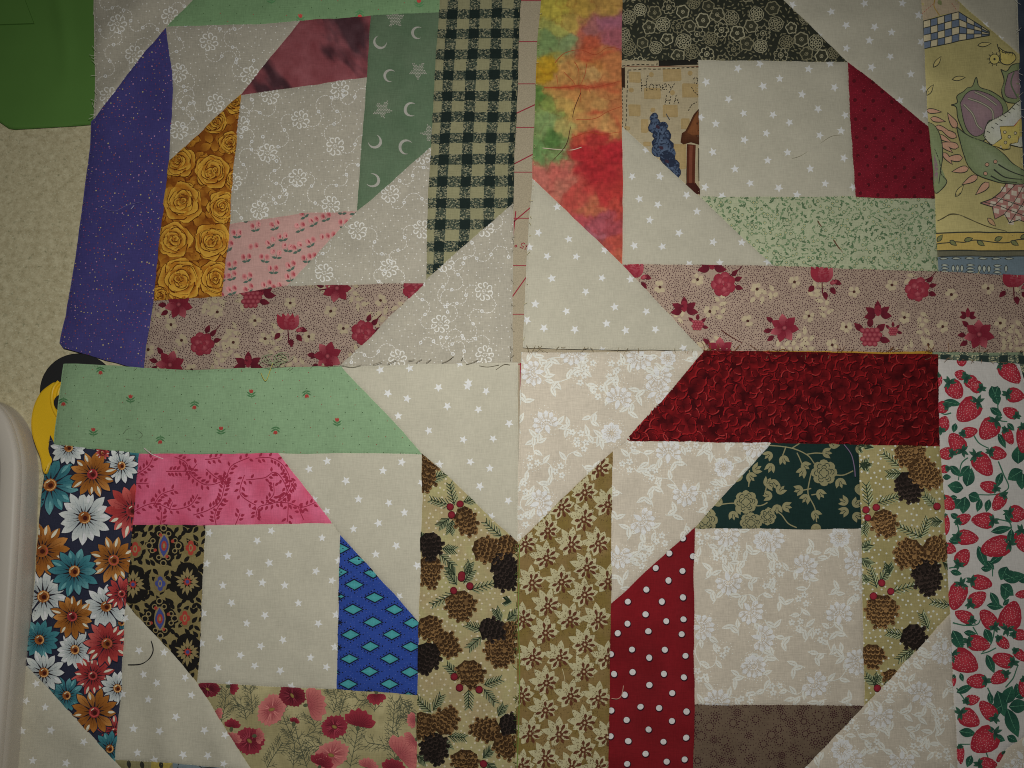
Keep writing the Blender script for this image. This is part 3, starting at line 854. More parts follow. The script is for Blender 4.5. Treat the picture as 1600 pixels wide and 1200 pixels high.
def cosmos_art(seed=15):
    A = Art(seed)
    for v in (Z(400, 900, (230, 1200), (240, 1050), (200, 950), (160, 850)), Z(400, 900, (320, 1200), (280, 1080), (240, 920)), Z(400, 900, (590, 1200), (620, 1050), (640, 960)), Z(400, 900, (870, 1100), (860, 950), (870, 800)), Z(400, 900, (860, 1200), (850, 1080), (700, 1040)),
              Z(400, 900, (60, 1200), (110, 1120), (170, 1040)), Z(400, 900, (300, 1010), (370, 960), (340, 880)), Z(400, 900, (480, 860), (500, 780), (480, 720)), Z(400, 900, (520, 870), (560, 740)), Z(400, 900, (740, 850), (740, 780), (640, 780)), Z(400, 900, (900, 1020), (880, 900), (960, 840)),
              Z(0, 900, (1380, 930), (1400, 830), (1410, 720)), Z(0, 900, (1540, 900), (1520, 820), (1480, 800)), Z(0, 900, (1580, 860), (1570, 760), (1560, 700)), Z(400, 900, (440, 1075), (360, 1065), (270, 1110)), Z(400, 900, (560, 1040), (530, 980)), Z(400, 900, (930, 780), (960, 870)), Z(400, 900, (900, 740), (920, 800))):
        fern(A, v)
    A.up()
    for x, y, r, rot, f, c in Z(400, 900, (230, 745, 22, .3, .8, 'd'), (100, 835, 28, -1.0, .75, 'p'), (490, 945, 21, -.3, .9, 'r'), (470, 1120, 30, -.5, .7, 'p')) + Z(0, 900, (1560, 1030, 24, 0, .9, 'r'), (1300, 710, 19, 0, .7, 'd')): cosmos(A, x, y, r, rot, f, c)
    A.up()
    for x, y, r, rot, c in Z(400, 900, (640, 945, 29, -1.35, 'r'), (320, 805, 32, -.2, 'p'), (750, 735, 18, 1.57, 'r'), (240, 920, 9, -1.2, 'r'), (885, 1130, 36, -.7, 'p'), (1000, 900, 15, 3.1, 'p'), (400, 1190, 22, -1.2, 'r'), (690, 1200, 18, -1.2, 'p'), (850, 1220, 22, -1.4, 'r'), (0, 1000, 14, 0, 'p'), (1000, 1020, 20, 2.6, 'p')) + Z(0, 900, (1450, 1040, 17, -1.3, 'p'), (1330, 860, 16, .6, 'p'), (1430, 690, 15, 0, 'r'), (1400, 1000, 13, 1.0, 'r'), (1450, 950, 15, -1.4, 'r'), (1340, 940, 12, .5, 'd')): half_cosmos(A, x, y, r, rot, c)
    return A
def pinecone(A, x, y, l, w, rot, dark=False):
    """rot points to the tip"""
    R = A.R; c, q = math.cos(rot), math.sin(rot)
    base, edge, fill = ((30, 24, 20), (20, 16, 14), (46, 34, 28)) if dark else ((70, 48, 26), (44, 28, 16), (112, 80, 46))
    T = lambda u, v: (x + u * c - v * q, y + u * q + v * c)
    P = []
    for i in range(20):
        t = i * 6.283 / 20; k = 1 + .10 * (i % 2); u, v = l * math.cos(t), w * math.sin(t) * (1 - .18 * math.cos(t)); P.append(T(u * k, v * k))
    A.poly(P, base, None, (x, y)); A.up()
    rows = max(5, int(l / 2.9)); tan_, mid_ = ((58, 46, 40), (40, 31, 27)) if dark else ((142, 106, 62), (112, 82, 48))
    for j in range(rows - 1, -1, -1):                    # overlapping scales, laid from the tip back to the stalk
        u = -l * .92 + 1.8 * l * j / (rows - 1); half = w * math.sqrt(max(0, 1 - (u / l) ** 2)) * (1 - .18 * u / l); n = max(2, int(half * 2 / 6.6) + 1)
        for i in range(n):
            v = -half + (i + (.5 if j % 2 else 0)) * 2 * half / max(n - .5, 1)
            if abs(v) > half: continue
            b = rot + v / w * .85 + .25 * (R.random() - .5); px, py = T(u, v); sz = 7.6 * (.85 + .3 * R.random())
            A.petal(px, py, b, -2, sz, 3.9, mid_, tan_ if R.random() < .8 else mid_, n=5, fat=1.7)
            A.petal(px, py, b, -2, sz - 1.7, 2.7, edge, base, n=5, fat=1.6)
    A.layer -= 1
def needles(A, x, y, ang, l, n=6, nl=12):
    R = A.R; dk, lt = (36, 50, 34), (146, 152, 112)
    e = (x + l * math.cos(ang), y + l * math.sin(ang))
    for i in range(n):
        t = (i + .5) / n; px, py = x + (e[0] - x) * t, y + (e[1] - y) * t
        for s in (-1, 1):
            b = ang + s * (.62 + .15 * R.random()); ll = nl * (1.05 - .35 * t)
            A.line([(px + 1, py + 1), (px + ll * math.cos(b) + 1, py + ll * math.sin(b) + 1)], 2.4, lt, 1.4)
    A.up(); A.line([(x, y), e], 1.3, dk)
    for i in range(n):
        t = (i + .5) / n; px, py = x + (e[0] - x) * t, y + (e[1] - y) * t
        for s in (-1, 1):
            b = ang + s * (.62 + .15 * R.random()); ll = nl * (1.05 - .35 * t)
            A.line([(px, py), (px + ll * math.cos(b), py + ll * math.sin(b))], 1.45, dk, .9)
    A.layer -= 1
def pines_art(poly, cones, twigs, berries, seed, rowdir=-.45):
    A = Art(seed); R = A.R
    for p in thin(scatter(poly, 9.5, R), 6.5): A.dot(p[0], p[1], 1.5 + .5 * R.random(), (208, 196, 166), 6)
    A.up()
    for t in twigs: needles(A, *t)
    A.up(); A.up()
    for i, c in enumerate(cones): A.layer = 3 + 4 * (i % 2); pinecone(A, *c)
    A.layer = 11
    for x, y in berries: A.dot(x, y, 6.0, (84, 22, 30), 12); A.up(); A.dot(x, y, 5.0, (126, 28, 40), 12, (138, 36, 48)); A.layer -= 1
    return A
def tan_art(poly, fl, seed=17):
    A = Art(seed); R = A.R; lf = (184, 174, 130); br = (98, 54, 34)
    for x, y in fl:
        a0 = R.random() * .4
        for i in range(7):
            a = 1.9 + a0 + i * .66; L = 27 * (1.05 if i in (2, 3, 4) else .8); A.petal(x, y, a, 2, L, 5.6, lf, (192, 184, 142), fat=1.05)
        for i in range(2): A.petal(x, y, .0 + i * .8 - .3, 2, 17, 3.8, lf, fat=1.05)
    A.up()
    for x, y in fl:
        for _ in range(120):
            a = R.random() * 6.28; r = 6 + 20 * R.random(); A.dot(x + r * math.cos(a), y + r * math.sin(a), .8, (112, 88, 50), 4)
        a0 = R.random() * .5 - .25
        for i in range(7):
            a = a0 - 1.6 + i * .72; l = 14 + 4 * R.random()
            A.petal(x, y, a, 3, l, 2.5, br, fat=1.7)
        for i in range(6): A.dot(x + 3.9 * math.cos(i * 1.047), y + 3.9 * math.sin(i * 1.047), 2.2, br, 6)
        A.up(); A.dot(x, y, 1.9, (190, 170, 128), 7); A.layer -= 1
    return A
def holly_art(seed=18):
    A = Art(seed); R = A.R; t = (138, 132, 94); k = (26, 46, 42)
    def peony(x, y, r):
        n = 8
        for i in range(n): A.ell(x + r * .62 * math.cos(i * .785), y + r * .62 * math.sin(i * .785), r * .42, r * .40, i * .785, t, 10, None, .1)
        A.dot(x, y, r * .6, t, 10); A.up()
        for kk in range(3):
            for i in range(4 + kk):
                a = i * 6.283 / (4 + kk) + kk; A.ring(x + r * (.18 + .2 * kk) * math.cos(a), y + r * (.18 + .2 * kk) * math.sin(a), r * .2, 1.0, k, 6, a - 1.6, a + 1.4)
        A.layer -= 1
    def bud(x, y, a):
        for d in (-.55, 0, .55): A.petal(x, y, a + d, 0, 15.5, 3.6, t, fat=.8)
        A.up()
        for d in (-.2, .2): A.line([(x + 5 * math.cos(a + d), y + 5 * math.sin(a + d)), (x + 11 * math.cos(a + d), y + 11 * math.sin(a + d))], .9, k)
        A.layer -= 1
    for v in (Z(1200, 600, (0, 385), (140, 400), (240, 440), (290, 500)), Z(1200, 600, (270, 560), (250, 680), (290, 770), (305, 860)), Z(1200, 600, (420, 570), (470, 570), (530, 545)), Z(1200, 600, (0, 770), (80, 810), (130, 870), (180, 895)), Z(800, 600, (1300, 750), (1400, 740), (1540, 760), (1600, 740)), Z(800, 600, (1480, 540), (1480, 640)), Z(800, 600, (1580, 690), (1600, 600)), Z(1200, 600, (110, 390), (90, 450)), Z(1200, 600, (180, 430), (210, 500)), Z(1200, 600, (270, 650), (220, 660)), Z(1200, 600, (270, 690), (330, 680)), Z(1200, 600, (150, 400), (200, 370)), Z(1200, 600, (380, 440), (300, 435), (240, 440))):
        A.line(curve(v, 7), 1.8, t)
    for x, y, a in Z(1200, 600, (90, 450, 1.3), (20, 430, 2.4), (20, 500, 1.9), (230, 530, 2.2), (210, 500, .6), (340, 430, .1), (390, 400, -.8), (440, 590, 1.2), (220, 650, 2.8), (250, 690, 2.2), (310, 660, .9), (500, 740, 3.6), (500, 780, 2.6), (530, 810, .6), (530, 760, -.7), (30, 700, 3.2), (60, 680, -.8), (90, 760, .2), (60, 750, 1.6), (300, 870, 1.57), (280, 790, .9), (20, 600, 1.0), (545, 400, .3), (545, 640, .5)) + Z(800, 600, (1380, 790, 1.4), (1400, 760, .5), (1500, 545, -.5), (1470, 560, .8), (1585, 640, -1.0), (1590, 620, .3), (1320, 740, 3.4), (1440, 570, 2.9)): bud(x, y, a)
    A.up()
    for x, y, r in Z(1200, 600, (350, 555, 19.5)) + Z(800, 600, (1465, 735, 18), (1495, 870, 17), (1205, 850, 20), (1600, 830, 13)): peony(x, y, r)
    return A
def polka_art(seed=19):
    A = Art(seed)
    P = Z(800, 600, (1065, 965), (985, 1060), (1130, 1078), (903, 1150), (1070, 1170)) + Z(800, 900, (982, 28), (841, 84), (722, 160), (935, 158), (1070, 132), (829, 238), (961, 281), (1072, 268), (722, 300), (851, 345), (1063, 365), (662, 358), (754, 463), (958, 465), (860, 515), (1088, 502), (622, 490), (642, 613), (755, 602), (949, 613), (1073, 637), (857, 683), (706, 742), (998, 733), (804, 817), (918, 825), (1088, 847), (717, 897), (999, 905), (855, 957), (1086, 1008), (729, 1031), (945, 1034), (833, 1113), (721, 1175), (965, 1161), (1080, 1150), (622, 840), (620, 1000))
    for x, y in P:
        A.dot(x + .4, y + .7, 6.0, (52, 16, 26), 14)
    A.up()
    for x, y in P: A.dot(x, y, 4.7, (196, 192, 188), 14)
    return A
def leaf2(A, x, y, a, l, w, c=(38, 84, 62), d=(22, 54, 44)):
    A.petal(x, y, a, 0, l, w, d, c, fat=.85); A.up(); A.line([(x + 2 * math.cos(a), y + 2 * math.sin(a)), (x + l * .8 * math.cos(a), y + l * .8 * math.sin(a))], .9, (74, 122, 92), .4)
    for s in (-1, 1):
        for t in (.3, .5, .7): A.line([(x + l * t * math.cos(a), y + l * t * math.sin(a)), (x + l * (t + .1) * math.cos(a) - s * w * .6 * math.sin(a), y + l * (t + .1) * math.sin(a) + s * w * .6 * math.cos(a))], .7, d, .3)
    A.layer -= 1
def strawberry(A, x, y, l, w, a):
    """a points from the cap to the tip"""
    R = A.R; c, q = math.cos(a), math.sin(a); T = lambda u, v: (x + u * c - v * q, y + u * q + v * c)
    prof = ((-.5, .0), (-.5, .3), (-.44, .75), (-.25, .98), (0, .95), (.25, .72), (.42, .42), (.5, .14), (.5, -.14), (.42, -.42), (.25, -.72), (0, -.95), (-.25, -.98), (-.44, -.75), (-.5, -.3))
    A.poly([T(u * l + (R.random() - .5), v * w / 2) for u, v in prof], (130, 26, 38), (154, 42, 52), (x, y)); A.up()
    for p in thin([T((R.random() - .5) * l * .9, (R.random() - .5) * w * .85) for _ in range(int(l * w * .18))], 2.7):
        du, dv = (p[0] - x) * c + (p[1] - y) * q, -(p[0] - x) * q + (p[1] - y) * c
        if (du / (l * .46)) ** 2 + (dv / (w * .40)) ** 2 < 1 and not (du > .2 * l and abs(dv) > w * .25): A.petal(p[0], p[1], a + (R.random() - .5) * 1.5, -1.3, 1.3, .55, (206, 112, 112), n=3)
    bx, by = T(-.47 * l, 0)
    for d in (-1.5, -.9, -.35, .3, .95, 1.5):
        A.petal(bx, by, a + d * 1.0 + (math.pi if abs(d) < .5 else 0), -1, min(w * .42, 13), 2.6, (30, 58, 46), (40, 80, 60), fat=.8)
    A.ell(bx, by, 2.6, w * .2, a, (28, 54, 44), 8); A.layer -= 1
def berries_art(ber, leaves, stems, seed=20):
    A = Art(seed)
    for v in stems: A.line(curve(v, 6), 2.2, (44, 86, 66), 1.6)
    A.up()
    for i, lf in enumerate(leaves): leaf2(A, lf[0], lf[1], lf[2], lf[3] * 1.15, lf[4] * 1.2)
    A.up(); A.up()
    for b in ber: strawberry(A, b[0], b[1], b[2] * 1.1, b[3] * 1.12, b[4])
    return A
def brown_art(poly, seed=22):
    A = Art(seed); R = A.R
    P = thin(scatter(poly, 19, R), 14)
    for x, y in P:
        n = 8 + int(4 * R.random()); r = 4.5 + 2.5 * R.random()
        for i in range(n): A.dot(x + r * math.cos(i * 6.283 / n), y + r * math.sin(i * 6.283 / n), 1.25, (50, 24, 28), 5)
        if R.random() < .6: A.ring(x, y, r * .5, 1.3, (54, 26, 30), 7)
        for i in range(n): A.dot(x + (r + 3) * math.cos(i * 6.283 / n + .3), y + (r + 3) * math.sin(i * 6.283 / n + .3), .95, (56, 32, 32), 4)
    for p in thin(scatter(poly, 5.5, R), 4.5, P): A.dot(p[0], p[1], .9, (56, 32, 34), 4)
    return A
def redleaf_art(poly, seed=23):
    A = Art(seed); R = A.R
    for p in thin(scatter(poly, 12.5, R), 8):
        a = R.random() * 6.28; r = 6 + 6 * R.random(); s = R.choice((-1, 1)); sp = 1.4 + R.random()
        A.petal(p[0], p[1], a, -9, 9, 5.5, (66, 8, 12), (126, 18, 22), fat=1.1)
        P = [(p[0] + r * math.cos(a + s * sp * (t / 6 - .5)) - r * .5 * math.cos(a), p[1] + r * math.sin(a + s * sp * (t / 6 - .5)) - r * .5 * math.sin(a)) for t in range(7)]
        A.up(); A.line(P, 2.6, (148, 24, 27), .5); A.line([(q[0] + 1.6, q[1] + 1.6) for q in P], 1.6, (44, 6, 10), .4)
        if R.random() < .28: A.up(); A.line(P[:5], .9, (170, 62, 58), .3); A.layer -= 1
        A.layer -= 1
    return A
def honey_art(seed=24):
    A = Art(seed); R = A.R; z = lambda *p: Z(800, 0, *p); k = (34, 32, 28)
    tan = (158, 134, 88)
    def sq(x0, y0, x1, y1, c=tan): A.poly(z((x0, y0 + 6), (x0 + 8, y0), (x1, y0 + 3), (x1 + 3, y1 - 8), (x1 - 8, y1), (x0 + 3, y1 - 2)), c, tuple(v + 9 for v in c))
    for s in ((730, 445, 800, 515), (940, 430, 1055, 510), (820, 545, 925, 620), (1060, 525, 1170, 612), (725, 655, 800, 730), (940, 655, 1035, 735), (805, 745, 850, 830), (1055, 740, 1110, 810), (1000, 900, 1090, 1060), (700, 790, 735, 815), (820, 885, 870, 915)): sq(*s)
    for x, y in z((745, 562), (868, 462), (1110, 462), (878, 688), (1000, 580)): A.dot(x, y, 4, tan, 8)
    A.quad(z((915, 370), (1175, 370), (1175, 408), (915, 412)), k); A.quad(z((683, 420), (708, 420), (706, 548), (683, 548)), (52, 36, 26))
    A.line(z((690, 412), (905, 412), (1165, 418)), 1.0, (120, 70, 50))
    A.up()
    A.dash(z((690, 412), (760, 402), (905, 402), (905, 376)), 1.3, k, 5, 3); A.dash(z((728, 436), (850, 428), (1010, 430), (1165, 422)), 1.2, k, 5, 3.5); A.dash(z((726, 440), (716, 640), (710, 810)), 1.2, k, 5, 3.5); A.dash(z((690, 550), (690, 800)), 1.0, k, 4, 4)
    H = [[(803, 490), (806, 568)], [(847, 466), (836, 500), (838, 572)], [(805, 532), (838, 528)], [(868, 520), (852, 538), (860, 558), (880, 556), (884, 532), (868, 520)], [(897, 522), (899, 562)], [(899, 535), (915, 522), (926, 540), (930, 572)],
         [(936, 545), (966, 540), (958, 520), (938, 530), (938, 556), (966, 558)], [(975, 526), (992, 552)], [(1014, 524), (978, 580)],
         [(962, 594), (954, 656)], [(990, 600), (982, 656)], [(958, 628), (986, 626)], [(1024, 594), (1012, 652)], [(1016, 630), (1032, 622), (1046, 654)], [(1130, 500), (1140, 490), (1160, 495), (1155, 525), (1135, 522)], [(1120, 548), (1135, 575), (1165, 600)], [(1105, 695), (1125, 660), (1155, 640)], [(962, 712), (985, 752)]]
    for h in H[:-1]: A.dash(z(*h), 1.15, k, 4, 1.6)
    A.line(z(*H[-1]), 1.4, (70, 74, 78))
    bl, dk = (62, 76, 98), (36, 44, 62)
    for x, y, a, b in ((885, 735, 20, 28), (892, 770, 28, 30), (905, 800, 52, 36), (945, 790, 28, 26), (938, 845, 58, 44), (945, 905, 68, 44), (920, 940, 42, 40), (965, 950, 62, 46), (975, 995, 54, 40), (1000, 1040, 48, 42), (1020, 1085, 32, 40)):
        p = z((x, y))[0]; A.ell(p[0], p[1], a / 4 + .8, b / 4 + .8, R.random(), dk, 12, None, .1); A.ell(p[0], p[1], a / 4, b / 4, R.random(), bl, 12, (82, 98, 120), .1); A.ell(p[0] + 2, p[1] + 2, a / 9, b / 9, 0, dk, 8, bl)
    A.up()
    for x, y in z((935, 925), (970, 1010), (910, 795)): A.ell(x, y, 4, 2.6, .5, (58, 40, 52), 7)
    A.poly(z((1170, 680), (1140, 715), (1110, 770), (1085, 820), (1062, 835), (1056, 890), (1075, 905), (1120, 895), (1180, 912), (1180, 680)), (64, 34, 20), (102, 60, 34))
    A.up(); A.poly(z((1165, 695), (1128, 760), (1095, 830), (1130, 850), (1172, 845)), (112, 66, 36), (128, 76, 42)); A.layer -= 1
    A.quad(z((1098, 905), (1150, 912), (1146, 1150), (1094, 1145)), (84, 40, 26)); A.poly(z((1070, 1180), (1092, 1145), (1150, 1142), (1178, 1180), (1178, 1215), (1080, 1215)), (62, 28, 22))
    A.up(); A.line(z((1122, 915), (1118, 1145)), 5, (112, 60, 42)); A.line(z((1098, 905), (1094, 1145)), 1, (44, 22, 16)); A.line(z((1168, 930), (1172, 1130)), 1.3, (50, 40, 30))
    return A
def tulip_art(seed=25):
    """a bold outlined tulip, checks, leaves and a bird on yellow, blue border below"""
    A = Art(seed); R = A.R; z = lambda *p: Z(1200, 0, *p); k = (38, 40, 34)
    gr, gd = (92, 100, 66), (64, 76, 54); pur = (100, 80, 84); blu = (72, 82, 96); crm = (142, 132, 104); pk = (146, 108, 86)
    def shape(pts, c, cc=None, w=1.5, n=5):
        P = curve(list(z(*pts)) + [z(pts[0])[0]], n)[:-1]; A.poly(P, c, cc); A.line(P + [P[0]], w, k)
    # pinkish ground and twig at the top
    A.poly(z((950, -40), (1200, -40), (1200, 75), (1085, 92), (970, 130)), (126, 112, 90)); A.up()
    A.line(curve(z((1050, -20), (1040, 40), (1075, 95)), 6), 1.6, (120, 96, 40)); A.petal(*z((1065, 5))[0], .9, 0, 9, 3.4, (88, 92, 56)); A.dash(z((960, 90), (1010, 50), (1045, 20)), .9, (120, 70, 60), 3, 2); A.dash(z((1150, 20), (1180, 60)), .9, (120, 70, 60), 3, 2)
    # checked band
    band = lambda t, s: (lambda X, a, b: (X, a + (b - a) * s))(968 + 412 * t, 133 - 60 * min(t / .55, 1) + (132 * max(t - .55, 0) / .45 if t > .55 else 0) * .9, 305 - 88 * t)
    for i in range(9):
        for j in range(4):
            t0, t1, s0, s1 = i / 9, (i + 1) / 9, j / 4, (j + 1) / 4
            P = z(band(t0, s0), band(t1, s0), band(t1, s1), band(t0, s1)); A.quad(P, blu if (i + j) % 2 else crm)
    A.up()
    for j in range(5): A.line(z(*[band(t / 9, j / 4) for t in range(10)]), 1.4, k)
    for i in range(10): A.line(z(*[band(i / 9, s / 4) for s in range(5)]), 1.2, k)
    # seeds
    for x, y, a in ((1350, 275, -.2), (1058, 385, -.95), (1190, 485, -.15), (1015, 562, -1.0), (1200, 1190, -.9)):
        p = z((x, y))[0]; A.petal(p[0], p[1], a, -11, 11, 4.0, k); A.up(); A.petal(p[0], p[1], a, -9.3, 9.3, 2.8, (136, 124, 76)); A.layer -= 1
    # flower-eyed bird
    p = z((1415, 365))[0]
    for i in range(10): A.line([(p[0] + 8 * math.cos(i * .63), p[1] + 8 * math.sin(i * .63)), (p[0] + 11.5 * math.cos(i * .63), p[1] + 11.5 * math.sin(i * .63))], 1.1, k)
    A.dot(*p, 8.6, k, 12); A.up(); A.dot(*p, 7.4, (150, 132, 72), 12); A.up(); A.dot(*p, 2, k, 6); A.layer -= 2
    shape(((1440, 290), (1480, 320), (1530, 330), (1545, 370), (1500, 400), (1455, 385), (1450, 330)), (152, 130, 68)); A.line(curve(z((1430, 270), (1440, 300), (1470, 325), (1530, 330)), 5), 1.3, k)
    for i in range(5): A.line(z((1445 + i * 20, 300 + i * 8), (1440 + i * 20, 318 + i * 8)), .9, k)
    # left leaf and thorny edges
    A.up()
    for i, (x, y, a) in enumerate(((1005, 690, .1), (1030, 740, .2), (1060, 790, .35), (1075, 850, .5), (1090, 900, .7), (1100, 960, .9))): A.petal(*z((x, y))[0], a, -3, 22, 4.6, k, fat=.6); A.up(); A.petal(*z((x, y))[0], a, -2, 19.5, 3.3, pk, fat=.6); A.layer -= 1
    for i, (x, y, a) in enumerate(((1175, 790, 4.2), (1170, 850, 3.6), (1180, 915, 3.4), (1205, 985, 3.1), (1245, 1050, 2.9), (1300, 1105, 2.6), (1370, 1150, 2.4))): A.petal(*z((x, y))[0], a, -3, 26, 6, k, fat=.6); A.up(); A.petal(*z((x, y))[0], a, -2, 23.5, 4.6, pk, fat=.6); A.layer -= 1
    A.up(); A.up()
    shape(((990, 760), (1050, 790), (1085, 880), (1090, 980), (1080, 1080), (1120, 1135), (1080, 1190), (1040, 1195), (1020, 1000)), gr, (100, 110, 78))
    A.line(curve(z((1040, 930), (1075, 1030), (1070, 1150)), 6), 1.3, k); A.poly(z((1035, 960), (1062, 1040), (1058, 1130), (1040, 1150)), pur)
    # big tulip
    shape(((1145, 655), (1185, 640), (1180, 600), (1220, 570), (1245, 545), (1275, 535), (1300, 480), (1320, 540), (1400, 570), (1470, 620), (1500, 690), (1480, 760), (1390, 780), (1370, 860), (1300, 890), (1230, 830), (1190, 740), (1180, 670)), gr, gr)
    A.up(); shape(((1205, 640), (1240, 580), (1290, 560), (1390, 590), (1450, 640), (1470, 700), (1440, 745), (1380, 760), (1350, 830), (1290, 850), (1235, 790)), pur, (112, 90, 92), 1.2)
    A.up(); 
    for pts in (((1250, 610), (1330, 640), (1400, 690), (1410, 750)), ((1225, 650), (1280, 710), (1310, 780), (1340, 810)), ((1290, 570), (1370, 610), (1430, 660))): A.line(curve(z(*pts), 6), 3.4, gd); A.up(); A.line(curve(z(*pts), 6), 1.6, (128, 118, 104)); A.layer -= 1
    A.layer -= 2
    shape(((1455, 430), (1490, 440), (1530, 400), (1620, 420), (1620, 620), (1500, 640), (1460, 570), (1475, 500)), gr); A.up()
    shape(((1500, 460), (1560, 440), (1620, 460), (1620, 600), (1510, 610), (1480, 560)), pur, (112, 90, 92), 1.2); A.up(); A.line(curve(z((1540, 450), (1520, 520), (1560, 610)), 6), 2.2, gd); A.layer -= 2
    A.up(); A.up(); A.up()
    shape(((1180, 790), (1260, 850), (1380, 900), (1470, 960), (1540, 1030), (1640, 1090), (1640, 1140), (1520, 1150), (1400, 1130), (1290, 1080), (1220, 960)), (88, 98, 66), (104, 112, 84))
    A.up()
    for pts in (((1440, 1030), (1510, 1070), (1600, 1100)), ((1410, 1060), (1480, 1110), (1590, 1120)), ((1390, 1100), (1460, 1135), (1560, 1140))): A.line(curve(z(*pts), 5), 2.4, k, 1.2)
    for x, y in ((1422, 1013), (1368, 1030), (1358, 1085)): A.dot(*z((x, y))[0], 3.6, k, 9); A.up(); A.dot(*z((x, y))[0], 2.6, pk, 9); A.layer -= 1
    # egg with zigzag band
    shape(((1350, 850), (1370, 780), (1430, 740), (1500, 700), (1560, 640), (1640, 620), (1640, 900), (1480, 900), (1400, 905)), (150, 140, 122), (158, 150, 134)); A.up()
    A.poly(z((1450, 795), (1540, 790), (1580, 740), (1640, 700), (1640, 860), (1580, 850), (1560, 890), (1510, 905), (1500, 930), (1470, 930), (1400, 910), (1465, 870)), (150, 126, 62), (156, 134, 70)); A.line(z((1540, 790), (1450, 792), (1462, 868), (1405, 908), (1475, 938), (1515, 930), (1518, 900), (1565, 888), (1570, 850), (1640, 860)), 1.3, k); A.line(z((1540, 790), (1580, 742), (1640, 700)), 1.3, (120, 50, 40))
    for x, y in ((1480, 830), (1508, 858), (1548, 832), (1486, 893), (1456, 920)): A.dot(*z((x, y))[0], 2.8, k, 8); A.up(); A.dot(*z((x, y))[0], 1.9, crm, 8); A.layer -= 1
    for i in range(9): x, y = 1352 + i * 26, 850 - 24 * i; A.line(z((x - 8, y - 6), (x + 10, y + 4)), 1.1, k)
    A.layer = 1
    # pink gingham petals, border (from the lower part of the panel)
    z2 = lambda *p: Z(1200, 300, *p)
    G = z2((1325, 70), (1400, 40), (1450, 0), (1490, -60), (1660, -80), (1660, 205), (1570, 175), (1510, 195), (1480, 140), (1420, 170), (1400, 95))
    A.poly(G, (124, 84, 76), None, z2((1540, 60))[0]); A.up()
    for i in range(-6, 16):
        for j in range(-2, 9):
            if (i + j) % 2 == 0:
                c = z2((1400 + i * 34 - j * 10, -40 + j * 34 + i * 12))[0]
                if inside(np.array([c]), G)[0]: A.poly([(c[0] - 4, c[1] - 4.5), (c[0] + 4.4, c[1] - 3), (c[0] + 4, c[1] + 4.5), (c[0] - 4.4, c[1] + 3)], (146, 132, 116))
    A.up(); A.line(G + [G[0]], 1.6, k)
    for pts in (((1400, 95), (1480, 20), (1560, -60)), ((1480, 140), (1540, 60), (1600, -40)), ((1510, 195), (1570, 110), (1640, 0)), ((1340, 60), (1450, 90), (1600, 150)), ((1400, 30), (1500, 60), (1640, 110))): A.line(z2(*pts), 1.1, k)
    A.layer = 1
    p = z2((1400, 190))[0]; A.petal(p[0], p[1], .75, -10, 10, 4, k); A.petal(*z2((1195, 5))[0], -.8, -9, 9, 3.6, k)
    A.up(); A.petal(p[0], p[1], .75, -8.5, 8.5, 2.9, (136, 106, 76)); A.petal(*z2((1195, 5))[0], -.8, -7.5, 7.5, 2.5, (136, 124, 76)); A.layer -= 1
    A.line(curve(z2((1060, 180), (1100, 165), (1145, 138), (1210, 150), (1350, 210), (1490, 245)), 6), 1.1, (70, 66, 46)); A.line(curve(z2((1490, 245), (1530, 275), (1555, 310)), 5), 1.0, (80, 76, 50))
    A.quad(z2((1050, 258), (1640, 256), (1640, 366), (1050, 368)), (136, 116, 58)); A.quad(z2((1050, 368), (1640, 366), (1640, 402), (1050, 404)), (72, 70, 54)); A.quad(z2((1050, 404), (1640, 402), (1640, 540), (1050, 540)), (72, 84, 90))
    A.up(); A.line(z2((1050, 256), (1640, 254)), 2.0, k); A.line(z2((1050, 369), (1640, 367)), 2.0, k); A.line(z2((1050, 403), (1640, 401)), 1.6, k)
    A.line(curve(z2((1055, 325), (1110, 320), (1170, 315), (1230, 318), (1290, 302), (1360, 308), (1430, 318), (1500, 318), (1560, 300), (1640, 298)), 6), 1.6, k)
    for x, y, a in ((1160, 320, .7), (1255, 300, -.3), (1330, 320, .6), (1440, 295, -.4), (1540, 320, .5), (1075, 290, -.9), (1600, 280, -.4)): p = z2((x, y))[0]; A.petal(p[0], p[1], a, -7, 8, 4, k); A.up(); A.petal(p[0], p[1], a, -5.5, 6.5, 2.7, (86, 88, 52)); A.layer -= 1
    for i in range(16):
        x = 1080 + i * 27
        if (i // 3) % 2: 
            for m in (0,): p = z2((x, 480))[0]; A.petal(p[0], p[1], 1.57, -6.5, 6.5, 3.0, k); A.up(); A.petal(p[0], p[1], 1.57, -5, 5, 1.9, (120, 124, 112)); A.layer -= 1
        elif i % 3 == 1:
            for yy in (458, 478, 498): p = z2((x, yy))[0]; A.petal(p[0], p[1], 0, -7, 7, 2.3, k); A.up(); A.petal(p[0], p[1], 0, -5.4, 5.4, 1.4, (120, 124, 112)); A.layer -= 1
        if i % 3 == 0: p = z2((x + 20, 416))[0]; A.petal(p[0], p[1], 0, -8, 8, 2.2, k); A.up(); A.petal(p[0], p[1], 0, -6, 6, 1.3, (120, 124, 112)); A.layer -= 1
    return A

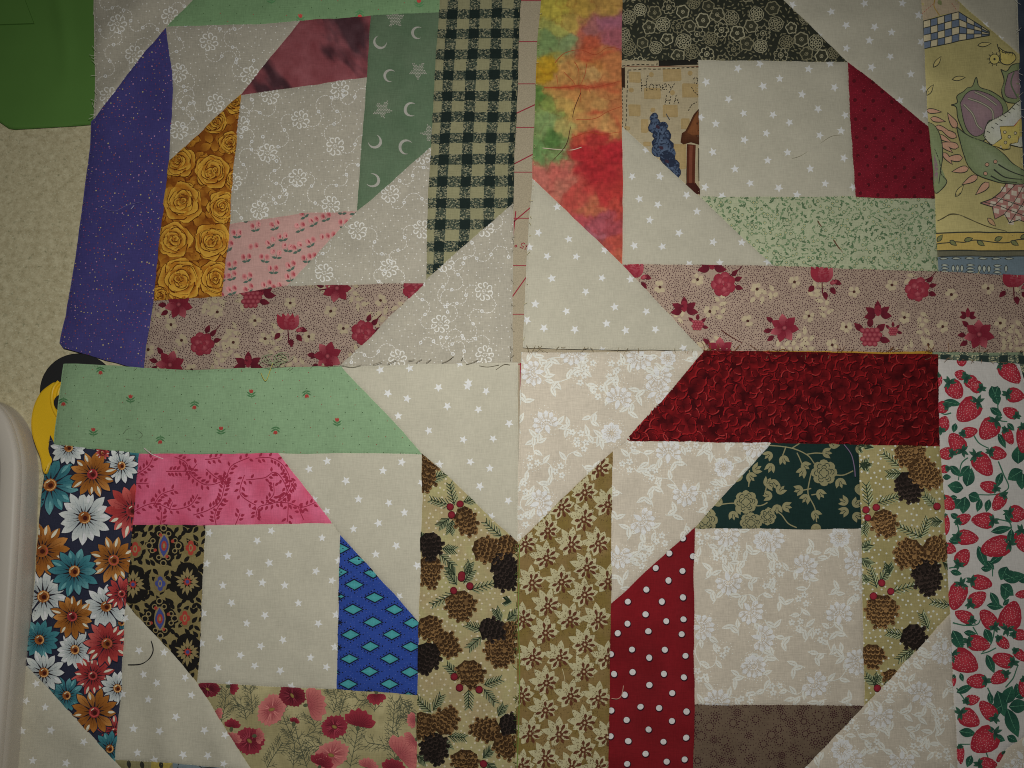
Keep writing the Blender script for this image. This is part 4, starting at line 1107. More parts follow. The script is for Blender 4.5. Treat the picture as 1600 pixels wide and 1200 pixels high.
# colours of the patterned grounds
def mix(a, b, t): t = np.clip(t, 0, 1)[:, None]; return np.array(a, float) * (1 - t) + np.array(b, float) * t
def watercolour(x, y):
    wx = x + 30 * (fbm(x, y, 40, 41) - .5) + 26 * (fbm(x, y, 15, 42, 4) - .5); wy = y + 24 * (fbm(x, y, 40, 43) - .5) + 26 * (fbm(x, y, 15, 44, 4) - .5)
    pts = [(860, 10, 176, 160, 60), (900, 8, 184, 148, 62), (950, 10, 180, 138, 66), (890, 40, 178, 150, 70), (855, 65, 116, 140, 84), (878, 68, 124, 142, 92), (860, 45, 158, 158, 78), (905, 55, 182, 96, 74), (925, 50, 166, 100, 96), (955, 40, 158, 92, 108), (960, 62, 164, 88, 96), (925, 76, 186, 84, 58),
           (848, 103, 186, 146, 36), (856, 108, 184, 140, 30), (890, 110, 188, 136, 72), (930, 100, 190, 124, 62), (960, 95, 190, 116, 66), (905, 135, 186, 128, 68), (945, 138, 188, 118, 66), (870, 133, 184, 136, 70), (925, 84, 190, 96, 58), (925, 118, 184, 142, 84), (848, 150, 94, 128, 58), (860, 165, 126, 140, 66), (885, 165, 188, 150, 76), (930, 165, 186, 136, 76), (960, 170, 188, 112, 66), (915, 160, 184, 128, 70), (850, 190, 124, 148, 88), (865, 215, 82, 118, 58), (845, 235, 104, 138, 78), (875, 240, 118, 142, 84), (905, 190, 192, 138, 76), (950, 195, 190, 130, 74), (925, 178, 188, 126, 72), (880, 200, 172, 158, 88), (940, 185, 190, 140, 80), (910, 215, 186, 74, 54),
           (930, 215, 176, 52, 48), (960, 230, 172, 38, 44), (915, 240, 172, 40, 44), (930, 270, 170, 40, 44), (845, 270, 190, 104, 90), (870, 275, 186, 92, 80), (880, 290, 188, 110, 90), (900, 300, 182, 70, 60), (940, 305, 176, 50, 48), (965, 300, 178, 54, 48), (925, 320, 178, 96, 66), (960, 325, 180, 66, 54), (915, 340, 170, 70, 74), (935, 345, 164, 76, 84), (950, 350, 166, 70, 76), (930, 365, 158, 88, 98), (960, 375, 178, 74, 60), (965, 400, 186, 92, 68)]
    P = np.array(pts, float); d2 = ((wx[:, None] - P[None, :, 0]) ** 2 + (wy[:, None] - P[None, :, 1]) ** 2)
    w = 1 / (d2 + 60) ** 2.6; w /= w.sum(1, keepdims=True); c = w @ P[:, 2:]
    for u, v, a, l, s_, k in Z(800, 0, (450, 540, -.02, 34, 3.4, .75), (330, 545, .03, 24, 2.2, .5), (600, 520, -.13, 22, 4.0, .6), (520, 705, -.02, 16, 3.6, .6), (660, 780, 1.3, 14, 3.2, .5), (540, 835, .1, 16, 3.0, .6), (480, 380, .25, 14, 3.0, .45), (590, 345, -.4, 18, 3.4, .45), (640, 560, .1, 16, 5.0, .4)):
        du, dv = (wx * .3 + x * .7 - u) * math.cos(a) + (wy * .3 + y * .7 - v) * math.sin(a), -(wx * .3 + x * .7 - u) * math.sin(a) + (wy * .3 + y * .7 - v) * math.cos(a)
        t = (k * np.exp(-(du / l) ** 2 - (dv / s_) ** 2))[:, None]; c = c * (1 - t) + np.array((172, 56, 38.0)) * t      # wicked red streaks
    g = fbm(x, y, 5, 47, 2) - .5
    vein = np.exp(-(np.abs(fbm(x, y, 46, 49, 4) - .5) / .012) ** 2)
    s2 = np.sort(d2, 1); rim = np.exp(-((np.sqrt(s2[:, 1]) - np.sqrt(s2[:, 0])) / 1.6) ** 2) * (fbm(x, y, 22, 48) > .47)
    return c * (1 + .34 * g)[:, None] * (1 - np.outer(.12 * vein + .16 * rim, (.5, 1.0, 1.0)))
def marble(x, y):
    u = .6 * x + .8 * y; v = -.8 * x + .6 * y
    n = fbm(v * 1.0, u * .4, 30, 51, 4); m = fbm(x, y, 14, 52, 3)
    c = mix((124, 64, 68), (66, 40, 45), (n - .55) * 6); return c + ((m - .5) * 26)[:, None]
def redleaf_base(x, y): return mix((58, 7, 11), (124, 17, 21), (fbm(x, y, 14, 55, 3) - .3) * 2.2)
def mottled(a, b, s, seed, k=2.0):
    return lambda x, y: mix(a, b, (fbm(x, y, s, seed, 3) - .5) * k + .5)

# ------------------------------------------------------------------ table and mat
def speckle():
    m, nt, b = nodes_of('speckled_laminate'); L = nt.links.new
    tc = N(nt, 'ShaderNodeTexCoord')
    def noise(s, d, r=.6): n = N(nt, 'ShaderNodeTexNoise', i_Scale=s, i_Detail=d, i_Roughness=r); L(tc.outputs['Object'], n.inputs['Vector']); return n
    def ramp(n, stops):
        r = N(nt, 'ShaderNodeValToRGB'); e = r.color_ramp.elements
        while len(e) < len(stops): e.new(.5)
        for el, (p, c) in zip(e, stops): el.position = p; el.color = (*c, 1)
        L(n.outputs[0], r.inputs[0]); return r
    K = 1 / float(light_at(56, 342))
    c = lambda *v: tuple(min(.9, float(q) * K) for q in lin(v))
    n1 = ramp(noise(230, 7, .78), [(.33, c(108, 100, 76)), (.5, c(124, 117, 93)), (.68, c(138, 132, 108))])
    n2 = noise(900, 3, .7); n3 = noise(360, 5, .75)
    m1 = N(nt, 'ShaderNodeMix', data_type='RGBA'); L(n1.outputs[0], m1.inputs[6]); m1.inputs[7].default_value = (*c(86, 84, 62), 1)
    r3 = N(nt, 'ShaderNodeMapRange', i_From_Min=.55, i_From_Max=.70, i_To_Min=0, i_To_Max=.95); L(n3.outputs[0], r3.inputs[0]); L(r3.outputs[0], m1.inputs[0])
    m2 = N(nt, 'ShaderNodeMix', data_type='RGBA'); L(m1.outputs[2], m2.inputs[6]); m2.inputs[7].default_value = (*c(150, 146, 124), 1)
    r2 = N(nt, 'ShaderNodeMapRange', i_From_Min=.58, i_From_Max=.72, i_To_Min=0, i_To_Max=.8); L(n2.outputs[0], r2.inputs[0]); L(r2.outputs[0], m2.inputs[0])
    L(m2.outputs[2], b.inputs['Base Color']); b.inputs['Roughness'].default_value = .55; b.inputs['Specular IOR Level'].default_value = .15
    return m
q = lambda u, v, z: tuple(world_at(u, v, z).tolist())
counter = mesh_obj('counter_top', [(-1.2, -1.0, 0), (1.2, -1.0, 0), (1.2, 1.2, 0), (-1.2, 1.2, 0), (-1.2, -1.0, -.03), (1.2, -1.0, -.03), (1.2, 1.2, -.03), (-1.2, 1.2, -.03)],
                   [(0, 1, 2, 3), (7, 6, 5, 4), (0, 4, 5, 1), (1, 5, 6, 2), (2, 6, 7, 3), (3, 7, 4, 0)], speckle(), smooth=False)
tag(counter, 'beige speckled laminate counter under the quilt blocks', 'counter', kind='structure')
def simple(name, col, rough=.5, spec=.3, ref=(780, 600), noise=0.0, nscale=60, bump=0):
    m, nt, b = nodes_of(name); L = nt.links.new
    base = np.minimum(lin(col) / float(light_at(*ref)), .9)
    b.inputs['Roughness'].default_value = rough; b.inputs['Specular IOR Level'].default_value = spec
    if noise:
        tc = N(nt, 'ShaderNodeTexCoord'); nz = N(nt, 'ShaderNodeTexNoise', i_Scale=nscale, i_Detail=4.0); L(tc.outputs['Object'], nz.inputs['Vector'])
        mr = N(nt, 'ShaderNodeMapRange', i_From_Min=.3, i_From_Max=.7, i_To_Min=1 - noise, i_To_Max=1 + noise); L(nz.outputs[0], mr.inputs[0])
        mu = N(nt, 'ShaderNodeVectorMath', operation='SCALE'); mu.inputs[0].default_value = tuple(base); L(mr.outputs[0], mu.inputs['Scale']); L(mu.outputs[0], b.inputs['Base Color'])
        if bump: bp = N(nt, 'ShaderNodeBump', i_Strength=bump, i_Distance=.0004); L(nz.outputs[0], bp.inputs['Height']); L(bp.outputs[0], b.inputs['Normal'])
    else: b.inputs['Base Color'].default_value = (*base, 1)
    return m
def slab(name, outline, z0, z1, mat, parent=None, bev=.0006):
    """flat thing with a rounded top edge; outline in world xy, counter-clockwise"""
    if area(outline) < 0: outline = outline[::-1]
    n = len(outline); V = []; F = []
    rings = [(0, z0), (0, z1 - bev), (-bev * .3, z1 - bev * .3), (-bev, z1)]
    for e, z in rings: V += [(p[0], p[1], z) for p in (grow(outline, e) if e else outline)]
    for r in range(len(rings) - 1):
        for i in range(n): j = (i + 1) % n; F.append((r * n + i, r * n + j, (r + 1) * n + j, (r + 1) * n + i))
    F.append(tuple(range((len(rings) - 1) * n, len(rings) * n))); F.append(tuple(range(n))[::-1])
    o = mesh_obj(name, V, F, mat, parent, smooth=False); return o
# ruled pressing mat that shows in the gap between the blocks
mat_root = empty('cutting_mat', 'tan canvas mat with red ruled lines showing in the gap between the upper blocks', 'mat', q(800, 600, 0))
MATZ = .0015
slab('canvas', [q(430, -80, 0)[:2], q(1680, -80, 0)[:2], q(1750, 1290, 0)[:2], q(360, 1290, 0)[:2]], .0003, MATZ, simple('mat_canvas', (126, 117, 98), .85, .1, ref=(826, 82), noise=.14, nscale=1500, bump=.5), mat_root)
RED = simple('mat_red_ink', (138, 38, 54), .8, .1)
def ink(name, strokes, w, parent, zed):
    A = Art(1)
    for s_ in strokes: A.line(s_, w, (0, 0, 0))
    V = []; F = []
    for i, t in enumerate(A.tri):
        for m in range(3): V.append(q(t[m * 5], t[m * 5 + 1], zed))
        F.append((3 * i, 3 * i + 2, 3 * i + 1))
    return mesh_obj(name, V, F, RED, parent, smooth=False)
for y in (1, 65, 131, 199, 269, 341, 415, 491, 569): ink('ruled_line', [[(640, y), (1000, y)]], 1.3, mat_root, MATZ + .00004)
for a, b in (((796, 182), (850, 157)), ((790, 263), (850, 232)), ((796, 352), (835, 319)), ((796, 470), (840, 408)), ((813, 567), (813, 800)), ((806, 330), (795, 430))): ink('ruled_line', [[a, b]], 1.7, mat_root, MATZ + .00008)
def tilted(strokes, ox, oy, ang, s):
    c, d = math.cos(ang), math.sin(ang); return [[(ox + s * (x * c + y * d), oy + s * (x * d - y * c)) for x, y in st] for st in strokes]
ink('number', tilted([[(3.2, 0), (3.2, 5), (0, 1.6), (4.3, 1.6)]], 829, 385, math.pi + .5, 1.75) + tilted([[(3.4, 5), (.6, 5), (.4, 3), (2.2, 3.2), (3.4, 1.8), (2.2, .2), (.3, .5)]], 821.5, 381, math.pi + .5, 1.75) + tilted([[(.9 * math.cos(t), 5 + .9 * math.sin(t)) for t in (0, .9, 1.8, 2.7, 3.6, 4.5, 5.4, 6.283)]], 810, 377, math.pi + .5, 1.7), 1.35, mat_root, MATZ + .00012)

# ------------------------------------------------------------------ the four quilt blocks
def block(label, u, v): return empty('quilt_block', label, 'quilt block', q(u, v, .001), 'pieced quilt blocks laid out on the counter')
TL = block('upper left quilt block with purple strip, gold roses and green checked strip', 470, 300)
TR = block('upper right quilt block with watercolour strip, honey print and yellow tulip strip', 1180, 280)
BL = block('lower left quilt block with green tulip strip, daisies and blue diamonds', 420, 880)
BR = block('lower right quilt block with dark red strip, strawberries and red polka dots', 1200, 880)
CV = (163, 157, 141); CS = (178, 173, 154); CL = (189, 179, 161)

def tl(label, poly, base, art=None, **k): return patch(TL, 0.0, label, poly, base, art, **k)
P = [(147, -14), (308, -14), (300, 0), (283, 18), (260, 42), (228, 78), (190, 127), (147, 187), (150, 150)]
tl('cream vine print corner triangle', P, CV, vine_art(P, Z(0, 0, (735, 152), (1065, 105), (838, 342), (680, 598)), 31), ref=MID)
P = [(300, 0), (283, 18), (260, 42), (400, 38), (470, 32), (580, 25), (686, 19), (688, -14), (310, -14)]
tl('pale green strip with small red tulips', P, (84, 107, 76), green_art(P, Z(400, 0, (280, 112, 0), (650, 92, 3.1), (1020, 18, 0), (95, -5, 0)), 32), exact=True, ref=(456, 16))
P = [(258, 44), (263, 75), (268, 110), (270, 140), (269, 180), (265, 230), (258, 300), (247, 390), (238, 470), (225, 577), (165, 562), (101, 543), (95, 535), (105, 490), (120, 400), (133, 300), (142, 230), (144, 190), (148, 186), (190, 127), (228, 78)]
tl('purple strip with tiny coloured specks', P, (48, 45, 86), purple_art(P), exact=True)
P = [(260, 42), (400, 38), (470, 32), (403, 113), (376, 149), (264, 251), (265, 230), (269, 180), (270, 140), (268, 110), (263, 75)]
tl('cream vine print inner corner', P, CV, vine_art(P, Z(0, 0, (1310, 265), (1115, 455), (1563, 470), (1347, 645), (1120, 810)), 33), ref=MID)
P = [(470, 32), (580, 25), (573, 121), (376, 149), (403, 113)]
tl('maroon marbled strip', P, marble, cell=2.6)
P = [(376, 149), (372, 200), (363, 270), (358, 348), (346, 463), (240, 470), (247, 390), (258, 300), (264, 251)]
tl('golden brown rose print strip', P, (128, 68, 16), roses_art(P, Z(0, 0, (1325, 1070, 27), (1440, 890, 17), (1110, 1000, 25), (1350, 760, 18), (1480, 640, 17), (1470, 1120, 16)) + Z(0, 300, (1140, 55, 31), (1385, 100, 25), (1080, 300, 27), (1325, 310, 28), (1130, 550, 33), (1350, 545, 28), (1000, 650, 14))))
P = [(376, 149), (573, 121), (566, 220), (558, 330), (480, 333), (400, 343), (358, 350), (363, 270), (372, 200)]
tl('cream vine print centre square', P, CV, vine_art(P, Z(400, 0, (85, 598), (523, 562), (278, 745), (497, 915), (72, 955), (262, 1110), (470, 1280), (25, 1310), (-100, 780), (-150, 1140)), 35), ref=MID)
P = [(358, 350), (400, 343), (480, 333), (558, 330), (448, 447), (346, 463)]
tl('pink strip with tiny tulip buds', P, (196, 152, 142), bud_art(P))
P = [(580, 25), (686, 19), (678, 140), (673, 229), (558, 330), (566, 220), (573, 121)]
tl('sage green strip with moons and dotted stars', P, mottled((74, 92, 70), (82, 97, 76), 40, 61), moons_art(), exact=True)
P = [(673, 229), (668, 300), (665, 437), (664, 443), (448, 447), (558, 330)]
tl('cream vine print inner corner', P, CV, vine_art(P, Z(400, 300, (835, 10), (637, 240), (1040, 235), (425, 505), (827, 480)) + Z(400, 0, (1045, 965)), 36), ref=MID)
P = [(688, -14), (813, -14), (811, 20), (808, 110), (804, 220), (801, 317), (665, 437), (667, 400), (678, 140), (686, 19)]
tl('green and cream checked strip', P, (150, 146, 108), check_art(700, -17, 5, 14, 34.6, 31.4, -.055, 37, bow=-.3), ref=(730, 250))
P = [(240, 470), (346, 463), (448, 447), (664, 443), (534, 570), (400, 575), (225, 578)]
tl('tan calico strip with dark red flowers', P, (164, 142, 124), calico_art(P, [(279, 476, 'star', .2), (316, 537, 'rose', 0), (266, 570, 'star', .5), (391, 468, 'berry'), (388, 572, 'sprig'), (526, 450, 'star', .9), (449, 507, 'tulip', 0, .95), (568, 520, 'rose', 0), (512, 557, 'star', -.4), (648, 452, 'rose', 1), (408, 460, 'sprig')],
   Z(0, 300, (1358, 750), (1067, 828), (1137, 925), (1462, 945), (1590, 805), (930, 985), (1198, 1112)) + Z(400, 300, (212, 693), (466, 745), (783, 680), (547, 855), (327, 907), (52, 920)), 38))
P = [(801, 317), (800, 440), (799, 571), (670, 572), (532, 571), (665, 437)]
tl('cream vine print corner triangle', P, CV, vine_art(P, Z(400, 300, (1425, 225), (1425, 622), (1150, 825), (885, 1040), (1425, 1020), (1180, 440)), 39), ref=MID)

def tr(label, poly, base, art=None, **k): return patch(TR, 0.25, label, poly, base, art, **k)
P = [(846, -14), (972, -14), (971, 200), (972, 412), (833, 280), (838, 130)]
A = Art(40)
for v, w in ((Z(800, 0, (200, 545), (330, 545), (430, 530), (520, 545), (690, 500)), 1.3), (Z(800, 0, (270, 390), (330, 330), (420, 310), (520, 340), (600, 300), (690, 310)), 1.0), (Z(800, 0, (390, 385), (420, 440), (420, 530)), 1.1), (Z(800, 0, (470, 395), (460, 470), (430, 530)), 1.1), (Z(800, 0, (330, 450), (380, 500), (400, 530)), .9), (Z(800, 0, (280, 470), (290, 540)), .9), (Z(800, 0, (430, 545), (430, 640)), 1.0), (Z(800, 0, (480, 545), (490, 580)), .9), (Z(800, 0, (400, 745), (520, 740), (600, 700), (690, 665)), .9), (Z(800, 0, (370, 860), (480, 825), (560, 840), (680, 825)), 1.2)): A.line(curve(v, 6), w, (172, 72, 42), .5)
tr('watercolour strip in yellow, green, orange and red', P, watercolour, A, cell=1.9)
P = [(972, -14), (1210, -14), (1325, 97), (1090, 94), (972, 94)]
tr('black strip with small khaki flowers', P, (36, 38, 30), dark_art(P, Z(800, 0, (730, 110), (800, 60), (890, 75), (980, 45), (1070, 75), (1140, 20), (860, 170), (945, 150), (820, 265), (900, 295), (970, 245), (1040, 165), (1110, 165), (1070, 260), (1120, 325), (1155, 215), (1195, 130), (1245, 245), (1285, 95), (1310, 190), (1230, 40), (1375, 115), (1410, 210), (1385, 310), (1495, 165), (1530, 90), (1470, 275), (1570, 210), (1555, 290), (730, 300), (1035, 350), (1215, 340)) + Z(1200, 0, (30, 50), (50, 150), (145, 175), (115, 265), (205, 245), (295, 265), (240, 335), (80, 345), (335, 350), (410, 330))))
P = [(1210, -14), (1440, -14), (1443, 60), (1452, 198), (1325, 97)]
tr('cream star print corner', P, CS, stars_art(Z(1200, 0, (155, 30), (393, 72), (597, 20), (840, 22), (942, 97), (488, 157), (663, 172), (770, 205), (633, 255), (955, 262), (492, 302), (760, 358), (646, 425), (895, 463), (980, 555), (825, 630), (990, 715), (318, 222)), 41), ref=MID, mat=COTTON_SMOOTH)
P = [(1325, 97), (1452, 198), (1461, 311), (1336, 308)]
tr('dark red strip with faint diamond dots', P, mottled((104, 18, 30), (88, 14, 24), 40, 62), diamonds_art(P))
P = [(1090, 94), (1325, 97), (1336, 308), (1094, 307)]
tr('cream star print centre square', P, CS, stars_art(Z(800, 0, (1410, 427), (1548, 400), (1213, 514), (1568, 543), (1353, 618), (1447, 710), (1180, 735), (1273, 775), (1588, 833), (1452, 873), (1257, 950), (1597, 1003), (1395, 1055), (1493, 1145), (1210, 1170)) + Z(1200, 0, (392, 397), (258, 430), (72, 493), (418, 548), (215, 590), (313, 682), (487, 717), (28, 720), (134, 767), (459, 815), (320, 848), (119, 953), (475, 990), (260, 1055), (355, 1148), (70, 1173), (530, 1173)) + [(1245, 304), (1129, 305)], 42), ref=MID, mat=COTTON_SMOOTH)
P = [(972, 94), (1090, 94), (1094, 307), (972, 198)]
tr('cream honey print with blue tree and lettering', P, (164, 150, 118), honey_art())
P = [(972, 198), (1094, 307), (1209, 416), (1090, 415), (974, 413)]
tr('cream star print inner corner', P, CS, stars_art(Z(800, 0, (838, 937), (750, 1103), (925, 1102)) + Z(800, 300, (795, 42), (910, 77), (1095, 18), (1158, 122), (860, 173), (1043, 257), (764, 335), (941, 340), (1257, 313), (1437, 313), (1110, 455), (1298, 445), (1597, 435)), 43), ref=MID, mat=COTTON_SMOOTH)
P = [(1094, 307), (1336, 308), (1461, 311), (1466, 424), (1209, 416)]
tr('pale green strip with tiny sprigs', P, (130, 134, 109), mini_art(P), ref=(1316, 382), exact=True)
P = [(974, 413), (1090, 415), (1209, 416), (1466, 424), (1614, 431), (1614, 549), (1470, 549), (1280, 548), (1098, 547)]
tr('tan calico strip with dark red flowers', P, (156, 134, 116), calico_art(P, Z(800, 300, (760, 500, 'tulip', 0, .9), (1320, 580, 'rose', .4), (1080, 745, 'sprig'), (1160, 835, 'berry', 0, .6), (1250, 480, 'sprig')) + Z(1200, 300, (340, 530, 'tulip', 0, .95), (935, 610, 'rose', .5), (1535, 560, 'tulip', 0, .95), (100, 850, 'star', .1), (635, 905, 'berry', 0, 1.05), (690, 770, 'sprig'), (778, 870, 'berry', 0, .5), (1320, 890, 'star', .2), (1250, 780, 'sprig', 0, .6)) + Z(800, 300, (1300, 1000, 'star', .2)),
   Z(1200, 300, (168, 565), (541, 622), (778, 583), (1148, 643), (1375, 602), (253, 778), (490, 842), (854, 787), (1094, 842), (1452, 818), (402, 955), (1000, 957), (1582, 998)) + Z(800, 300, (925, 595), (1163, 550), (1530, 607), (1238, 747), (1473, 803)), 44))
P = [(833, 280), (972, 412), (1098, 548), (960, 545), (818, 541), (823, 420)]
tr('cream star print corner triangle', P, CS, stars_art(Z(800, 0, (145, 1118)) + Z(800, 300, (282, 93), (167, 255), (352, 293), (110, 345), (217, 401), (397, 408), (582, 362), (245, 540), (562, 535), (741, 543), (458, 622), (143, 702), (338, 744), (640, 716), (839, 745), (92, 802), (587, 820), (200, 850), (390, 858), (707, 865), (898, 862), (560, 985), (1075, 978)), 45), ref=MID, mat=COTTON_SMOOTH)
P = [(1440, -14), (1480, -14), (1591, 84), (1593, 150), (1600, 300), (1610, 431), (1466, 424), (1461, 311), (1452, 198), (1443, 60)]
tr('yellow strip with outlined tulip, checks and blue border', P, mottled((92, 86, 56), (102, 95, 62), 46, 63), tulip_art(), exact=True, tone=.77, ref=(1506, 92))
P = [(1480, -14), (1587, -14), (1591, 84)]
tr('cream star print corner', P, CS, stars_art(Z(1200, 0, (1210, 57), (1355, 155), (1448, 240)), 46), ref=MID, mat=COTTON_SMOOTH)

def bl(label, poly, base, art=None, **k): return patch(BL, 1.5, label, poly, base, art, **k)
P = [(100, 570), (165, 572), (300, 580), (400, 576), (535, 573), (661, 709), (430, 709), (300, 709), (217, 708), (150, 703), (84, 695), (92, 630)]
bl('pale green strip with small red tulips', P, (114, 139, 106), green_art(P, Z(0, 600, (395, 115, 3.14), (815, 90, 0), (1215, 135, 3.14), (1572, 55, 0), (583, 297, 0), (1003, 350, 3.14), (1380, 290, 0)) + Z(0, 300, (627, 1120, 3.1)) + Z(400, 600, (318, 65, 3.0), (120, 295, 3.2), (512, 235, 0)), 47, .01), ref=(336, 652), exact=True)
P = [(78, 681), (84, 695), (150, 703), (217, 708), (208, 820), (201, 900), (195, 945), (187, 1100), (180, 1188), (110, 1112), (40, 1038), (53, 940), (60, 850), (70, 740)]
bl('navy strip crowded with daisies', P, (38, 40, 56), daisies_art([(f[0], f[1], f[2], f[3]) for f in Z(0, 600, (820, 480, 25, 't'), (430, 400, 30, 'w'), (640, 430, 12, 'r'), (315, 630, 45, 't'), (755, 510, 28, 'w'), (580, 565, 35, 'o'), (830, 790, 44, 'r'), (265, 1040, 44, 'o'), (465, 1175, 38, 't'), (530, 835, 42, 'w'), (710, 1100, 38, 'o')) +
   Z(0, 900, (760, 110, 26, 'r'), (270, 130, 42, 'w'), (665, 190, 36, 'w'), (245, 400, 32, 't'), (760, 290, 22, 't'), (455, 258, 34, 'o'), (668, 425, 37, 'r'), (470, 462, 31, 'w'), (730, 700, 28, 'w'), (270, 605, 34, 'w'), (580, 622, 32, 'r'), (415, 745, 28, 't'), (590, 850, 37, 'o'), (720, 970, 26, 'r'), (690, 1080, 28, 't'))]))
P = [(217, 708), (300, 709), (435, 709), (519, 817), (400, 819), (320, 821), (207, 820)]
bl('bright pink strip with trailing leaf vines', P, mottled((174, 74, 98), (186, 94, 120), 24, 64), pink_art(), exact=True)
P = [(435, 709), (661, 709), (658, 830), (655, 972), (532, 835), (519, 817)]
bl('cream star print inner corner', P, CS, stars_art(Z(400, 600, (444, 482), (329, 530), (911, 489), (794, 545), (560, 606), (1033, 618), (362, 722), (638, 718), (827, 747), (440, 793), (925, 805), (767, 868), (613, 905), (880, 1008), (753, 1062), (1003, 1133)) + Z(400, 900, (893, 125)), 48), ref=MID, mat=COTTON_SMOOTH)
P = [(207, 820), (320, 821), (315, 950), (309, 1067), (195, 938)]
bl('black and gold ornate medallion strip', P, (126, 112, 70), ornate_art())
P = [(320, 821), (519, 817), (532, 835), (528, 1000), (525, 1077), (309, 1067), (315, 950)]
bl('cream star print centre square', P, CS, stars_art(Z(400, 600, (97, 917), (415, 960), (8, 978), (205, 1065), (518, 1105), (87, 1115), (373, 1170)) + Z(0, 600, (1305, 932), (1420, 1080), (1290, 1122), (1563, 1180)) + Z(0, 900, (1392, 62), (1449, 167), (1272, 235), (1544, 293), (1377, 388), (1258, 425), (1505, 495), (1590, 560), (1360, 573), (1426, 675)) + Z(400, 900, (42, 38), (182, 57), (476, 32), (262, 168), (57, 242), (500, 242), (388, 295), (167, 398), (28, 437), (492, 442), (340, 508), (440, 567), (150, 590), (222, 690)), 49), ref=MID, mat=COTTON_SMOOTH)
P = [(532, 835), (655, 972), (653, 1086), (525, 1077), (528, 1000)]
bl('royal blue strip with turquoise diamonds', P, (38, 60, 126), blue_art(), exact=True)
P = [(309, 1067), (525, 1077), (653, 1086), (650, 1214), (402, 1214), (388, 1196)]
bl('olive strip with red and pink cosmos flowers', P, mottled((116, 108, 76), (136, 128, 94), 22, 65), cosmos_art(), tone=.82, exact=True)
P = [(195, 940), (309, 1067), (390, 1199), (392, 1204), (280, 1193), (178, 1187), (187, 1100)]
bl('cream star print inner corner', P, CS, stars_art(Z(0, 900, (785, 262), (866, 470), (1020, 480), (895, 618), (978, 670), (1158, 637), (762, 738), (925, 772), (1200, 745), (1099, 880), (833, 953), (993, 968), (1277, 965), (1408, 995), (861, 1105), (968, 1150), (1144, 1115), (1298, 1120), (1393, 1172)), 50), ref=MID, mat=COTTON_SMOOTH)
P = [(40, 1038), (110, 1112), (180, 1188), (204, 1214), (25, 1214), (33, 1130)]
bl('cream star print corner triangle', P, CS, stars_art(Z(0, 900, (222, 675), (158, 780), (280, 820), (318, 962), (137, 967), (524, 1035), (203, 1153), (410, 1172)), 51), ref=MID, mat=COTTON_SMOOTH)
P = [(178, 1187), (280, 1193), (392, 1204), (400, 1214), (204, 1214)]
A = Art(52)
A.poly(Z(0, 900, (1080, 1160), (1400, 1180), (1600, 1260), (1080, 1260)), (92, 104, 108)); A.poly(Z(0, 900, (950, 1160), (1080, 1165), (1040, 1230), (940, 1240)), (140, 124, 56)); A.up()
for x, y in Z(0, 900, (810, 1175), (890, 1180), (1010, 1180)): A.petal(x, y, 1.4, -6, 8, 3.4, (40, 40, 34))
for v in (Z(0, 900, (1120, 1160), (1110, 1200)), Z(0, 900, (1230, 1170), (1260, 1195), (1350, 1190))): A.line(v, 1.4, (40, 40, 34))
bl('blue and yellow outlined print edge strip', P, (112, 106, 72), A)
P = [(661, 709), (735, 778), (808, 847), (807, 1000), (805, 1214), (650, 1214), (653, 1086), (655, 972), (658, 830)]
cones = [(u[0], u[1], u[2], u[3], u[4], u[5]) for u in Z(400, 600, (1075, 500, 20, 15, 2.1, 0), (1070, 600, 17, 11, 1.9, 0), (1315, 860, 22, 15, 1.2, 0), (1090, 1010, 20, 17, 1.5, 1), (1085, 1150, 20, 16, 1.6, 0), (1450, 1040, 23, 17, .3, 0), (1580, 1010, 17, 14, .2, 0), (1560, 1140, 23, 17, .7, 1)) +
   Z(400, 900, (1085, 10, 14, 12, 1.5, 0), (1280, 185, 22, 21, 1.5, 0), (1560, 20, 18, 14, .5, 1), (1085, 320, 18, 18, 1.2, 0), (1190, 430, 22, 16, .7, 0), (1070, 510, 23, 18, 1.9, 1), (1590, 350, 15, 14, .5, 0), (1475, 335, 19, 15, .3, 1), (1530, 465, 24, 22, 1.5, 0), (1340, 610, 20, 19, 1.5, 0), (1045, 930, 19, 20, 1.8, 0), (1185, 905, 21, 17, -.9, 0), (1115, 1075, 24, 19, 1.2, 1), (1435, 960, 22, 16, 3.3, 0), (1560, 1060, 20, 16, .9, 0), (1590, 930, 18, 15, .2, 1), (1310, 1160, 18, 19, 1.6, 0))]
twigs = [(u[0], u[1], u[2], u[3]) for u in Z(400, 600, (1080, 600, -.4, 26), (1240, 760, -1.8, 34), (1220, 760, 3.4, 34), (1290, 740, -.3, 26), (1210, 840, 2.5, 20), (1230, 850, 1.8, 20), (1540, 960, 3.9, 36), (1160, 1030, .1, 20), (1140, 1060, .7, 30), (1250, 1200, -2.3, 18), (1310, 1200, -1.2, 20), (1030, 920, 1.2, 12)) +
   Z(400, 900, (1260, 60, -2.2, 26), (1240, 110, 2.7, 38), (1340, 90, -.3, 42), (1300, 50, -1.0, 24), (1420, 340, 3.5, 26), (1410, 380, 2.4, 26), (1530, 290, -1.9, 20), (1570, 280, -.7, 20), (1270, 630, 3.9, 26), (1420, 680, -.35, 28), (1330, 700, 1.6, 30), (1420, 700, .9, 28), (1100, 850, -2.4, 30), (1110, 840, -1.1, 26), (1200, 1000, .1, 26), (1160, 1000, 1.0, 22), (1000, 1110, .7, 18), (1510, 880, -1.1, 20), (1420, 1140, -.9, 18), (1440, 1160, .8, 18), (1600, 160, 3.3, 8))]
